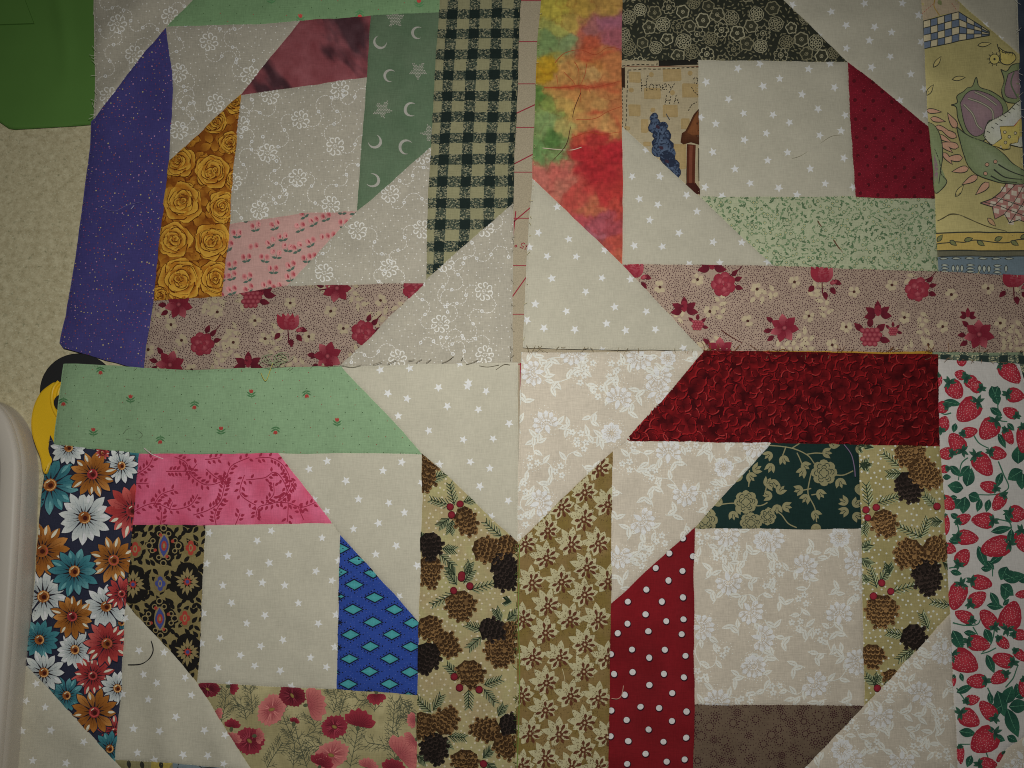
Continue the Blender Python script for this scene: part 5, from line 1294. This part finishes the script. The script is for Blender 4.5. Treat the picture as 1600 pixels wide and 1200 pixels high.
bl('olive strip with pine cones and berries, lower left', P, mottled((142, 128, 94), (146, 140, 98), 24, 66), exact=True, art=pines_art(P, cones, twigs, Z(400, 600, (1213, 770), (1275, 752), (1222, 820), (1290, 1197)) + Z(400, 900, (1237, 93), (1340, 65), (1288, 15), (1240, 630), (1272, 697), (1393, 708), (1424, 1172)), 16))
P = [(535, 573), (670, 570), (808, 568), (809, 700), (808, 847), (735, 778), (661, 709)]
bl('cream star print corner triangle', P, CS, stars_art(Z(400, 300, (778, 1110), (962, 1103), (1268, 1072), (1325, 1193)) + Z(400, 600, (825, 57), (943, 93), (1137, 25), (1318, 15), (1440, 47), (888, 200), (1195, 138), (1392, 157), (1583, 243), (1075, 288), (1295, 347), (1480, 343), (1146, 503), (1337, 490), (1457, 532), (1398, 640), (1582, 727), (1472, 825)), 53), ref=MID, mat=COTTON_SMOOTH)

def br(label, poly, base, art=None, **k): return patch(BR, 1.3, label, poly, base, art, **k)
P = [(816, 551), (960, 551), (1100, 550), (985, 688), (956, 706), (809, 847), (812, 700)]
br('tan corner triangle with white flowers', P, CL, lace_art(P, [(852, 659, -1.9), (831, 583, 3.0), (968, 620, -1.3), (847, 785, -.3), (1030, 591, 1.2), (998, 562, 2.0), (1028, 610, -.6), (895, 553, 1.4)], [(955, 676, 17), (1044, 560, 13)], [(902, 680), (833, 722), (876, 736), (817, 762), (919, 568), (962, 571), (960, 588), (906, 590), (935, 612), (910, 695), (820, 812)], 54), ref=MID)
P = [(1100, 549.5), (1280, 551.5), (1465, 555.5), (1469, 697), (1341, 695), (1205, 692), (985, 688), (972, 689)]
br('deep red tonal leaf print strip', P, redleaf_base, redleaf_art(P), cell=3.2)
P = [(957, 704), (985, 689), (1205, 692), (1085, 824), (955, 943), (956, 820)]
br('tan inner corner with white flowers', P, CL, lace_art(P, [(1044, 704, -1.5), (1071, 775, 1.4), (1006, 816, .6), (1180, 700, 1.5), (967, 871, 1.4)], [(1130, 730, 16)], [(979, 728), (1017, 740), (1115, 770), (1033, 844), (1007, 862), (1000, 878), (992, 694), (1080, 695)], 55), ref=MID)
P = [(1205, 692), (1341, 695), (1346, 827), (1085, 826)]
br('dark green strip with tan flowers', P, (24, 46, 42), holly_art())
P = [(1085, 826), (1346, 827), (1350, 1103), (1085, 1101)]
br('tan centre square with white flowers', P, CL, lace_art(P, [(1136, 838, 1.4), (1207, 846, 1.0), (1260, 885, -.5), (1140, 912, 1.3), (1175, 957, .9), (1100, 980, 0), (1312, 958, -1.5), (1275, 1072, .8), (1336, 1035, 3.0), (1120, 1093, -1.5), (1194, 997, .2), (1178, 1043, 1.2), (1336, 882, 2.6)], [(1194, 846, 17), (1312, 840, 17), (1178, 1040, 18)], [(1097, 840), (1145, 860), (1125, 867), (1215, 891), (1128, 1017), (1255, 937), (1245, 975), (1283, 993), (1212, 1077), (1095, 1055), (1165, 1092), (1205, 915), (1340, 925)], 56), ref=MID)
P = [(1085, 824), (1085, 1101), (1083, 1214), (951, 1214), (953, 1100), (955, 943)]
br('red strip with white polka dots', P, mottled((100, 20, 25), (90, 18, 22), 50, 67), polka_art(), exact=True)
P = [(1341, 695), (1469, 697), (1476, 800), (1484, 958), (1350, 1103), (1346, 827)]
cones = [tuple(u) for u in Z(1200, 600, (890, 440, 21, 20, 1.4, 0), (980, 560, 27, 18, .7, 0), (880, 640, 23, 19, 1.4, 1), (725, 870, 21, 17, 1.2, 0), (880, 1060, 22, 20, 2.4, 0), (1045, 1030, 19, 18, .5, 0), (990, 1170, 22, 19, 1.4, 1)) + Z(1200, 900, (710, 220, 24, 22, 1.6, 0), (1000, 30, 20, 18, 1.4, 1), (910, 380, 19, 17, .9, 1), (650, 500, 17, 18, 1.6, 0), (770, 620, 9, 10, 1.6, 0))]
twigs = [tuple(u) for u in Z(1200, 600, (830, 520, 3.8, 34), (840, 560, 3.1, 22), (570, 530, -.6, 16), (570, 500, .4, 14), (630, 760, -1.7, 34), (680, 740, -.3, 34), (610, 850, 1.7, 22), (1050, 770, 3.9, 26), (1090, 860, 3.1, 16), (960, 960, 3.6, 38), (950, 960, -1.2, 30), (570, 1040, -.5, 18), (570, 1090, .5, 20), (760, 1190, -1.7, 14), (540, 390, .3, 10), (660, 400, 3.6, 10), (1090, 1110, .5, 10)) + Z(1200, 900, (680, 80, -1.9, 30), (770, 100, -.3, 44), (640, 30, 3.4, 18), (700, 40, -1.0, 22), (1140, 180, 3.3, 30), (1000, 330, -2.0, 26), (850, 370, 3.3, 26), (910, 450, 2.5, 30), (900, 460, 1.7, 22), (680, 680, 3.8, 22), (660, 690, -1.2, 18), (720, 680, -.4, 14))]
br('olive strip with pine cones and berries, lower right', P, mottled((112, 104, 68), (124, 115, 80), 30, 68), exact=True, art=pines_art(P, cones, twigs, Z(1200, 600, (612, 783), (675, 768), (622, 835), (1052, 765)) + Z(1200, 900, (658, 128), (768, 98), (710, 45), (680, 700)), 18))
P = [(1085, 1101), (1350, 1103), (1258, 1200), (1246, 1214), (1083, 1214)]
br('brown strip with tiny maroon flowers', P, (73, 61, 49), brown_art(P), exact=True)
P = [(1484, 958), (1490, 1080), (1497, 1214), (1246, 1214), (1258, 1200), (1350, 1103)]
br('tan inner corner with white flowers', P, CL, lace_art(P, [(1440, 1082, -.8), (1376, 1122, 1.5), (1410, 1192, 1.6), (1474, 1022, 1.7), (1330, 1190, 1.0)], [(1316, 1172, 18)], [(1410, 1052), (1437, 1027), (1330, 1135), (1475, 1180), (1435, 1163), (1468, 1000), (1470, 1118), (1390, 1080), (1366, 1165)], 57), ref=MID)
P = [(809, 847), (882, 776), (957, 705), (956, 820), (955, 943), (953, 1100), (951, 1214), (805, 1214), (808, 1000)]
br('tan strip with leafy brown flowers', P, mottled((128, 106, 52), (138, 112, 66), 20, 69, 3), tan_art(P, Z(800, 600, (545, 530), (455, 680), (600, 755), (310, 770), (450, 845), (220, 915), (370, 1000), (540, 995), (80, 1000), (215, 1085), (465, 1150)) + Z(800, 900, (130, 40), (310, 40), (455, 120), (600, 30), (225, 185), (70, 270), (365, 275), (540, 275), (210, 355), (455, 430), (125, 510), (295, 515), (600, 515), (450, 600), (215, 665), (60, 745), (365, 755), (540, 765), (210, 840), (455, 915), (115, 985), (295, 990), (600, 1005), (445, 1085), (210, 1140), (60, 1190), (370, 1200), (540, 1200))))
P = [(1466, 563), (1592, 569), (1612, 640), (1614, 1142), (1572, 1170), (1545, 1214), (1497, 1214), (1490, 1080), (1484, 958), (1476, 800), (1469, 697)]
ber = [tuple(u) for u in Z(1200, 300, (1200, 1145, 15, 15, 3.3), (1515, 1125, 38, 26, .8), (1280, 1195, 22, 20, .6), (1215, 1065, 12, 14, 1.5), (1065, 1180, 16, 12, 1.5)) + Z(1200, 600, (1170, 40, 28, 25, .9), (1295, 15, 20, 19, 3.4), (1550, 68, 24, 22, .2), (1085, 148, 18, 18, 2.8), (1252, 165, 38, 32, 2.4), (1515, 178, 22, 17, 3.6), (1100, 245, 22, 18, -1.2), (1265, 298, 22, 16, -.2), (1380, 285, 32, 29, 2.3), (1505, 332, 23, 15, 1.1), (1180, 365, 30, 25, 4.1), (1595, 350, 38, 20, 1.6), (1440, 432, 24, 19, .2), (1345, 505, 36, 27, .9), (1110, 435, 20, 18, 3.1), (1095, 530, 13, 12, 3.0), (1375, 640, 24, 18, 3.4), (1440, 740, 26, 19, 2.2), (1120, 745, 23, 20, .6), (1225, 840, 20, 16, -.5), (1340, 850, 31, 23, 3.2), (1560, 810, 25, 24, .1), (1100, 880, 30, 18, 1.4), (1250, 960, 30, 22, .1), (1420, 1015, 43, 31, 2.9), (1140, 1030, 18, 16, .3), (1220, 1080, 25, 22, -1.0), (1590, 980, 32, 24, 1.4)) +
   Z(1200, 900, (1335, 40, 30, 22, .2), (1180, 125, 40, 26, 1.9), (1310, 140, 28, 22, -.6), (1580, 115, 16, 12, 3.1), (1220, 250, 28, 18, 3.6), (1375, 265, 32, 23, 4.0), (1520, 245, 42, 33, -1.3), (1590, 370, 26, 16, .1), (1320, 425, 34, 23, .2), (1475, 420, 21, 15, .8), (1230, 540, 42, 34, .5), (1470, 525, 30, 22, 3.4), (1580, 500, 22, 14, .8), (1300, 660, 28, 21, 3.1), (1440, 640, 26, 19, 2.6), (1160, 660, 14, 8, 1.6), (1280, 775, 19, 15, -.2), (1370, 840, 32, 21, 4.0), (1255, 890, 31, 26, .6), (1595, 700, 26, 15, 1.6), (1345, 1030, 42, 38, 2.5), (1200, 1120, 26, 12, 1.5), (1370, 1175, 26, 20, 0), (1450, 1130, 16, 10, 2.3))]
leaves = [tuple(u) for u in Z(1200, 600, (1100, 105, .2, 25, 4.5), (1175, 240, 1.8, 14, 4), (1390, 150, .6, 20, 5), (1500, 250, .8, 13, 4), (1440, 310, 1.1, 22, 4.5), (1140, 510, .8, 20, 5), (1260, 510, 2.3, 20, 5), (1090, 580, 0, 12, 4), (1460, 550, 1.9, 22, 5), (1380, 720, 1.8, 18, 4.5), (1330, 720, 1.9, 18, 4.5), (1180, 705, 3.0, 12, 3.4), (1140, 810, .5, 15, 4), (1390, 920, -.2, 30, 5), (1520, 900, 1.7, 26, 5), (1480, 815, .9, 14, 4), (1130, 980, .1, 18, 4), (1310, 1010, 1.2, 32, 6), (1380, 1120, -.6, 26, 5), (1365, 1100, .9, 16, 4), (1330, 1150, .1, 14, 4), (1140, 1170, .2, 16, 4),
   (1240, 640, -1.3, 26, 8), (1220, 650, 3.3, 22, 8), (1250, 690, .4, 18, 7), (1230, 700, 1.7, 24, 8), (1210, 720, 2.3, 16, 7), (1560, 500, -1.5, 26, 9), (1590, 540, 2.6, 24, 9), (1590, 560, 1.6, 22, 8), (1400, 10, 1.2, 24, 8), (1440, 10, 1.9, 20, 7), (1420, 60, 1.2, 16, 6), (1490, 1140, 2.0, 20, 8), (1470, 1180, .5, 20, 8)) +
   Z(1200, 900, (1470, 20, -.2, 30, 8), (1450, 50, .7, 24, 8), (1490, 60, 1.7, 20, 7), (1560, 30, -.5, 14, 7), (1390, 100, 1.0, 24, 5), (1365, 180, .1, 24, 5), (1470, 180, -.8, 12, 3), (1150, 340, 1.1, 32, 8), (1355, 330, 1.1, 22, 6), (1220, 355, .1, 18, 4), (1370, 490, 1.2, 28, 6), (1200, 610, 1.2, 12, 3), (1180, 730, -.4, 24, 5), (1550, 670, 1.4, 20, 5), (1380, 730, 1.4, 18, 4), (1430, 720, 1.3, 36, 9), (1480, 800, -1.2, 26, 9), (1500, 820, -.1, 28, 9), (1490, 830, 1.2, 42, 9), (1460, 810, 2.6, 22, 8), (1540, 760, -.6, 18, 7), (1190, 965, .2, 24, 6), (1490, 1000, .5, 16, 5), (1270, 1120, 1.9, 18, 5), (1280, 300, 3.4, 14, 4), (1410, 1000, .4, 16, 5))]
stems = [Z(1200, 600, (1250, 460), (1210, 500), (1190, 600)), Z(1200, 600, (1150, 180), (1110, 190), (1080, 180)), Z(1200, 600, (1460, 190), (1450, 230), (1500, 240)), Z(1200, 600, (1290, 320), (1320, 370), (1380, 400)), Z(1200, 600, (1440, 480), (1470, 560), (1500, 650), (1420, 690), (1290, 690)), Z(1200, 600, (1520, 900), (1500, 860), (1400, 840)), Z(1200, 600, (1170, 850), (1190, 920), (1140, 970)), Z(1200, 600, (1400, 1100), (1400, 1200)), Z(1200, 600, (1130, 1150), (1180, 1140)), Z(1200, 600, (1450, 20), (1440, 150), (1450, 210)),
   Z(1200, 900, (1150, 290), (1230, 310), (1310, 300), (1330, 240)), Z(1200, 900, (1420, 300), (1400, 420), (1340, 480)), Z(1200, 900, (1430, 450), (1390, 470), (1330, 490)), Z(1200, 900, (1480, 700), (1530, 640), (1560, 560)), Z(1200, 900, (1180, 700), (1220, 760), (1240, 790)), Z(1200, 900, (1370, 700), (1400, 770), (1380, 800)), Z(1200, 900, (1280, 320), (1310, 370)), Z(1200, 900, (1360, 1100), (1380, 1150)), Z(1200, 900, (1200, 1050), (1260, 1050)), Z(1200, 900, (1170, 430), (1230, 430))]
br('white strip with red strawberries and green leaves', P, (132, 129, 124), berries_art(ber, leaves, stems), ref=(1516, 742), exact=True, mat=COTTON_SMOOTH)
P = [(1614, 1142), (1614, 1214), (1545, 1214), (1572, 1170)]
br('tan corner triangle with white flowers', P, CL, lace_art(P, [(1600, 1190, 1)], [], [(1580, 1195)], 58), ref=MID)

# ------------------------------------------------------------------ scraps under the blocks
def scrap(label, poly, base, art=None, lift=-.7):
    o = patch(None, lift, None, poly, base, art, name='fabric_scrap'); tag(o, label, 'fabric scrap', 'fabric scraps showing between the blocks'); return o
scrap('mustard yellow fabric edge under the dark red strip', [(1190, 540), (1455, 543), (1455, 572), (1190, 566)], (168, 126, 40))
scrap('black and green checked fabric edge above the strawberry strip', [(1458, 540), (1614, 540), (1614, 640), (1458, 620)], (96, 108, 84), check_art(1470, 528, 6, 6, 30, 27, 0, 71), lift=-1.0)
scrap('dark navy fabric edge right of the yellow tulip strip', [(1580, -14), (1618, -14), (1618, 330), (1586, 330)], mottled((20, 26, 36), (30, 36, 44), 30, 72), lift=-1.1)

# ------------------------------------------------------------------ green plastic sheet
GREEN = simple('green_plastic', (48, 72, 31), .42, .28, ref=(86, 122), noise=.04, nscale=25)
sheet = empty('plastic_sheet', 'dark green plastic sheet with rounded corner at upper left', 'plastic sheet', q(60, 100, 0))
out = [(-70, -60), (153, -60), (153, 194), (120, 197), (60, 200.5), (24, 202.5), (14, 201), (4, 194), (-12, 184), (-70, 182)]
o_ = grow(out, 0); ring = resample(o_ + [o_[0]], 6)[:-1]
gx, gy = np.meshgrid(np.arange(-70, 153, 5.0), np.arange(-60, 203, 5.0)); G = np.stack([gx.ravel(), gy.ravel()], 1); G = G[inside(G, o_)]; G = G[edge_dist(G, o_) > 2.5]
V2, E, F, *_ = delaunay_2d_cdt([Vector(p) for p in ring] + [Vector(p) for p in G], [(i, (i + 1) % len(ring)) for i in range(len(ring))], [], 1, .01)
PV = np.array([tuple(v) for v in V2]); dd = edge_dist(PV, o_)
cr = np.array(curve([(84, -60), (92, 0), (99, 40), (104, 80), (100, 140)], 8)); dcr = np.min(np.hypot(PV[:, None, 0] - cr[None, :, 0], PV[:, None, 1] - cr[None, :, 1]), 1)
hz = 1.1 + .35 * (1 - np.exp(-dd / 3)) + 1.5 * np.exp(-(dcr / 12) ** 2) * np.clip((150 - PV[:, 1]) / 110, 0, 1) + 1.2 * (fbm(PV[:, 0], PV[:, 1], 80, 91, 2) - .4) * np.clip(dd / 40, 0, 1)
W = world_at(PV[:, 0], PV[:, 1], hz * MM); nV = len(W); lo = world_at([p[0] for p in ring], [p[1] for p in ring], .0002)
ix = [int(np.argmin((PV[:, 0] - p[0]) ** 2 + (PV[:, 1] - p[1]) ** 2)) for p in ring]; nr = len(ring)
mesh_obj('sheet', list(W) + list(lo), [tuple(f[::-1]) for f in F] + [(ix[i], ix[(i + 1) % nr], nV + (i + 1) % nr, nV + i) for i in range(nr)], GREEN, sheet)
fl = [q(-20, 39, .0024)[:2], q(53, 36.5, .0024)[:2], q(36, -8, .0024)[:2], q(-20, -8, .0024)[:2]]
slab('flap', fl, .0012, .0029, GREEN, sheet, bev=.0003)

# ------------------------------------------------------------------ rotary cutter
YEL = simple('yellow_plastic', (188, 128, 20), .38, .35, ref=(75, 660), noise=.03); BLK = simple('black_plastic', (26, 26, 26), .4, .3, ref=(100, 575))
cut = empty('rotary_cutter', 'yellow and black rotary cutter under the green strip end', 'rotary cutter', q(100, 640, 0))
def disc(cx, cy, r, n=40): return [q(cx + r * math.cos(i * 6.283 / n), cy + r * math.sin(i * 6.283 / n), .003)[:2] for i in range(n)]
slab('blade_guard', disc(122, 612, 60), .0006, .0036, BLK, cut, bev=.0008)
hp = curve([(84, 598), (66, 612), (55, 632), (50, 655), (51, 678), (57, 698), (64, 716), (68, 736), (74, 740), (84, 722), (108, 704), (130, 688), (138, 650), (130, 615), (108, 598), (84, 598)], 6)[:-1]
slab('handle', [q(u, v, .005)[:2] for u, v in hp], .0037, .0068, YEL, cut, bev=.0012)
gv = curve([(92, 596), (84, 606), (81, 622), (84, 638), (90, 650)], 8)
def tube_pts(C3, r, sides=6):
    C3 = [Vector(p) for p in C3]; V = []; F = []; n = len(C3)
    for i in range(n):
        t = (C3[min(i + 1, n - 1)] - C3[max(i - 1, 0)]).normalized(); s_ = t.cross(Vector((0, 0, 1))); s_ = s_.normalized() if s_.length > 1e-6 else Vector((1, 0, 0)); u_ = s_.cross(t)
        for k in range(sides): a_ = k * 6.283 / sides; V.append(C3[i] + (s_ * math.cos(a_) + u_ * math.sin(a_)) * r)
    for i in range(n - 1):
        for k in range(sides): F.append((i * sides + k, i * sides + (k + 1) % sides, (i + 1) * sides + (k + 1) % sides, (i + 1) * sides + k))
    F.append(tuple(range(sides))[::-1]); F.append(tuple((n - 1) * sides + k for k in range(sides)))
    return V, F
V, F = tube_pts([q(u, v, .0068) for u, v in gv], .0011); mesh_obj('grip_ridge', V, F, YEL, cut)
V, F = tube_pts([q(u + 9, v + 2, .0068) for u, v in gv], .0010); mesh_obj('grip_ridge', V, F, YEL, cut)
slab('pivot_nut', disc(103, 632, 13, 24), .0069, .0082, BLK, cut, bev=.0004)

# ------------------------------------------------------------------ clear plastic box
m, nt, b = nodes_of('cloudy_plastic')
tc = N(nt, 'ShaderNodeTexCoord'); nz = N(nt, 'ShaderNodeTexNoise', i_Scale=35.0, i_Detail=3.0); nt.links.new(tc.outputs['Object'], nz.inputs['Vector'])
mr = N(nt, 'ShaderNodeMapRange', i_To_Min=.38, i_To_Max=.52); nt.links.new(nz.outputs[0], mr.inputs[0]); nt.links.new(mr.outputs[0], b.inputs['Roughness'])
b.inputs['Base Color'].default_value = (.80, .73, .62, 1); b.inputs['Alpha'].default_value = .82; b.inputs['Specular IOR Level'].default_value = .3
box = empty('plastic_box', 'cloudy clear plastic box with rounded corner at lower left', 'plastic box', q(20, 900, 0))
ol = curve([(-160, 622), (-60, 623), (-10, 626), (14, 634), (30, 646), (43, 664), (52, 688), (58, 715), (60, 745), (58, 800), (56, 850), (52, 920), (47, 1000), (41, 1080), (33, 1180), (26, 1260), (22, 1330)], 4) + [(-160, 1330)]
ow = [q(u, v, .0008)[:2] for u, v in ol]
if area(ow) < 0: ow = ow[::-1]
def loft(name, rings, mat, parent, cap=True):
    n = len(ow); V = []; F = []
    for e, z in rings: V += [(p[0], p[1], z) for p in (grow(ow, -e) if e else ow)]
    for r in range(len(rings) - 1):
        for i in range(n): j = (i + 1) % n; F.append((r * n + i, r * n + j, (r + 1) * n + j, (r + 1) * n + i))
    if cap: F.append(tuple((len(rings) - 1) * n + i for i in range(n)))
    return mesh_obj(name, V, F, mat, parent)
loft('box_wall', [(0, .0003), (.0006, .012), (.0011, .0172), (.002, .0178)], m, box, cap=False)
loft('lid', [(.0007, .0182), (.0009, .0205), (.0018, .0219), (.0034, .0224), (.0060, .0226), (.0092, .0225), (.0104, .0219), (.0109, .0205), (.0113, .0186), (.0150, .0182), (.0230, .0181)], m, box)

# ------------------------------------------------------------------ loose threads and frayed edges
def cloth_z(u, v, extra=0): return float(cloth_floor(np.array([u]), np.array([v]))[0]) * MM + (.0024 + extra if v > 556 else .0012 + extra)
TM = {}
def thread_mat(col, ref):
    if col not in TM: TM[col] = simple('thread_fibre', col, .8, .1, ref=ref)
    return TM[col]
def thread(label, pts, col, r=.00028, name='loose_thread', parent=None, lift=0):
    C = curve(pts, 8); o = None
    V, F = tube_pts([q(u, v, cloth_z(u, v, lift + .0004 * math.sin(i * .35))) for i, (u, v) in enumerate(C)], r, 5)
    o = mesh_obj(name, V, F, thread_mat(col, C[len(C) // 2]), parent)
    if label: tag(o, label, 'thread', 'loose threads lying on the cloth')
    return o
thread('short black thread curved on the cream star corner', Z(0, 900, (800, 555), (880, 550), (930, 520), (957, 465), (945, 405)), (24, 24, 24), .00030)
thread('long dark thread hanging down the watercolour strip', Z(800, 0, (430, 580), (390, 680), (365, 800), (335, 910), (240, 1020)), (70, 40, 34), .00022)
thread('pale thread across the red of the watercolour strip', Z(800, 0, (190, 925), (290, 935), (370, 938), (435, 920)), (186, 170, 150), .00026)
thread('fine pale hair on the purple strip', Z(0, 300, (610, 90), (710, 120), (790, 85), (890, 60)), (92, 88, 122), .00012)
thread('short white lint on the purple strip', Z(0, 300, (818, 108), (838, 84)), (120, 118, 138), .00026)
thread('faint grey hair on the cream star centre square', Z(1200, 0, (150, 990), (210, 970), (320, 900), (400, 850), (470, 850)), (112, 108, 92), .0001)
thread('lilac thread down the dark green floral strip', Z(1200, 600, (475, 378), (520, 440), (540, 520), (545, 580)), (98, 84, 104), .00028)
thread('upper brown snippet on the pale green sprig strip', Z(1200, 300, (310, 180), (330, 210), (355, 235)), (84, 50, 38), .00026)
thread('lower brown snippet on the pale green sprig strip', Z(1200, 300, (410, 300), (440, 345), (465, 378)), (80, 48, 36), .00028)
thread('curled pale thread on the red polka dot strip', Z(800, 900, (622, 765), (660, 768), (685, 745), (697, 685)), (150, 116, 100), .00024)
thread('cream thread on the tan leafy flower strip', Z(800, 900, (315, 580), (330, 650), (325, 700), (350, 730)), (164, 152, 116), .00022)
thread('dark red thread near the corner of the calico strip', Z(800, 300, (1310, 865), (1370, 905), (1440, 945)), (84, 40, 34), .00026)
thread('thin dark thread lying across the yellow tulip strip', Z(1200, 300, (1062, 180), (1145, 140), (1230, 160), (1370, 214), (1480, 245)), (60, 56, 40), .0002)
thread('green thread snagged on the pale green tulip strip', Z(0, 600, (770, 310), (800, 280), (860, 290), (890, 320), (850, 350), (790, 345)), (98, 112, 88), .00018)
thread('pale snippet below the pale green tulip strip', Z(0, 600, (900, 400), (950, 440), (1020, 468)), (190, 160, 160), .00024)
thread('pale curl across the black floral strip', Z(800, 0, (1270, 90), (1330, 130), (1350, 190), (1310, 260)), (112, 106, 84), .0002)
rr = random.Random(77)
VV = []; FF = []
for i in range(11):                                      # ball of snipped thread at the green strip's edge
    x, y = 418 + rr.random() * 26, 556 + rr.random() * 12; a_ = rr.random() * 6.28
    C_ = curve([(x + 16 * math.cos(a_ + k * .9) * (.5 + .5 * rr.random()), y + 7 * math.sin(a_ + k * .9)) for k in range(6)], 7)
    v_, f_ = tube_pts([q(u, w, cloth_z(u, w, .0005 + .00025 * i)) for u, w in C_], .00014, 5); n0 = len(VV); VV += v_; FF += [tuple(n0 + k for k in f) for f in f_]
tag(mesh_obj('thread_tangle', VV, FF, thread_mat((140, 150, 116), (430, 562))), 'small tangle of pale green thread where the calico meets the green strip', 'thread')
thread('yellow thread end at the green strip edge', Z(400, 300, (30, 1130), (60, 1180), (90, 1110), (105, 1070)), (170, 160, 80), .0002, lift=.001)
def fray(block_, edge, n, cols, l=8, seed=1, up=-1, spread=1.2):
    """cut-edge fibres: one part of the block"""
    R = random.Random(seed); V = []; F = []; L = [0]
    for a, b in zip(edge, edge[1:]): L.append(L[-1] + math.hypot(b[0] - a[0], b[1] - a[1]))
    n = int(n * .55)
    for _ in range(n):
        s_ = R.random() * L[-1]; i = max(k for k in range(len(edge) - 1) if L[k] <= s_); t = (s_ - L[i]) / (L[i + 1] - L[i]); a, b = edge[i], edge[i + 1]
        x, y = a[0] + (b[0] - a[0]) * t, a[1] + (b[1] - a[1]) * t; ang = math.atan2(b[1] - a[1], b[0] - a[0]) + up * (1.57 + (R.random() - .5) * 2 * spread); ln = l * (.35 + R.random())
        k = (R.random() - .5) * 1.6; P_ = [(x - 2 * math.cos(ang), y - 2 * math.sin(ang))]
        for m_ in range(4): P_.append((P_[-1][0] + ln / 4 * math.cos(ang + k * m_ / 3), P_[-1][1] + ln / 4 * math.sin(ang + k * m_ / 3)))
        v_, f_ = tube_pts([q(u, w, cloth_z(u, w, .0004)) for u, w in P_], .00011, 4); n0 = len(V); V += v_; F += [tuple(n0 + i_ for i_ in ff) for ff in f_]
    o = mesh_obj('frayed_edge', V, F, simple('fray_fibre', cols, .85, .05, ref=edge[0]), block_); o['kind'] = 'stuff'; return o
fray(TL, [(147, 10), (150, 150), (146, 188)], 24, (130, 126, 108), 11, 2, 1)
fray(TL, [(95, 535), (120, 400), (142, 230)], 30, (84, 80, 96), 4, 3, 1)
k_ = 160 / 1269; VV = []; FF = []
for st in [[(640 + x * k_, 480 + y * k_) for x, y in p] for p in (((75, 690), (155, 640)), ((205, 690), (270, 645)), ((400, 688), (470, 665), (545, 610)), ((640, 660), (660, 625)), ((700, 710), (770, 690), (850, 650)), ((865, 725), (970, 740), (1110, 715)), ((1070, 775), (1170, 710), (1245, 715)), ((1250, 660), (1258, 560), (1252, 480)), ((-20, 665), (60, 650)))] + [Z(400, 300, *p) for p in (((520, 1080), (600, 1095), (660, 1080)), ((730, 1080), (790, 1060)), ((820, 1075), (880, 1048)))]:
    C_ = curve(st, 6); v_, f_ = tube_pts([q(u, w, cloth_z(u, 600, .0002)) for u, w in C_], .00016, 5); n0 = len(VV); VV += v_; FF += [tuple(n0 + k for k in f) for f in f_]
fe = mesh_obj('frayed_edge', VV, FF, simple('fray_fibre', (120, 112, 94), .85, .05, ref=(680, 566)), TL); fe['kind'] = 'stuff'
fray(TL, [(801, 320), (799, 571)], 24, (160, 152, 134), 7, 5, -1, 1.5)
fray(TL, [(812, 0), (804, 220), (801, 317)], 30, (96, 100, 80), 5, 6, -1)
fray(TR, [(846, 0), (838, 130), (833, 280), (818, 541)], 44, (150, 142, 104), 5, 7, 1)
fray(TR, [(818, 541), (960, 545), (1098, 547)], 28, (142, 126, 92), 14, 8, 1, 1.5)
fray(TR, [(1098, 547), (1280, 548), (1470, 549), (1600, 549)], 70, (126, 84, 46), 13, 9, -1, 1.2)
fray(TR, [(1587, 0), (1591, 84), (1600, 300)], 30, (100, 98, 84), 9, 10, -1)
fray(BL, [(808, 847), (807, 1000), (805, 1200)], 70, (96, 112, 62), 8, 12, 1, 1.4)
fray(BL, [(100, 570), (300, 580), (535, 573)], 50, (112, 128, 98), 6, 13, 1)
fray(BL, [(40, 1038), (60, 850), (78, 681)], 24, (92, 92, 88), 4, 14, 1)
fray(BR, [(816, 551), (960, 551), (1100, 550), (1465, 559), (1592, 568)], 50, (150, 120, 92), 9, 15, 1, 1.4)
thread('long green thread in the seam between the lower blocks', [(812, 850), (810, 960), (812, 1060), (808, 1205)], (104, 120, 56), .0003)
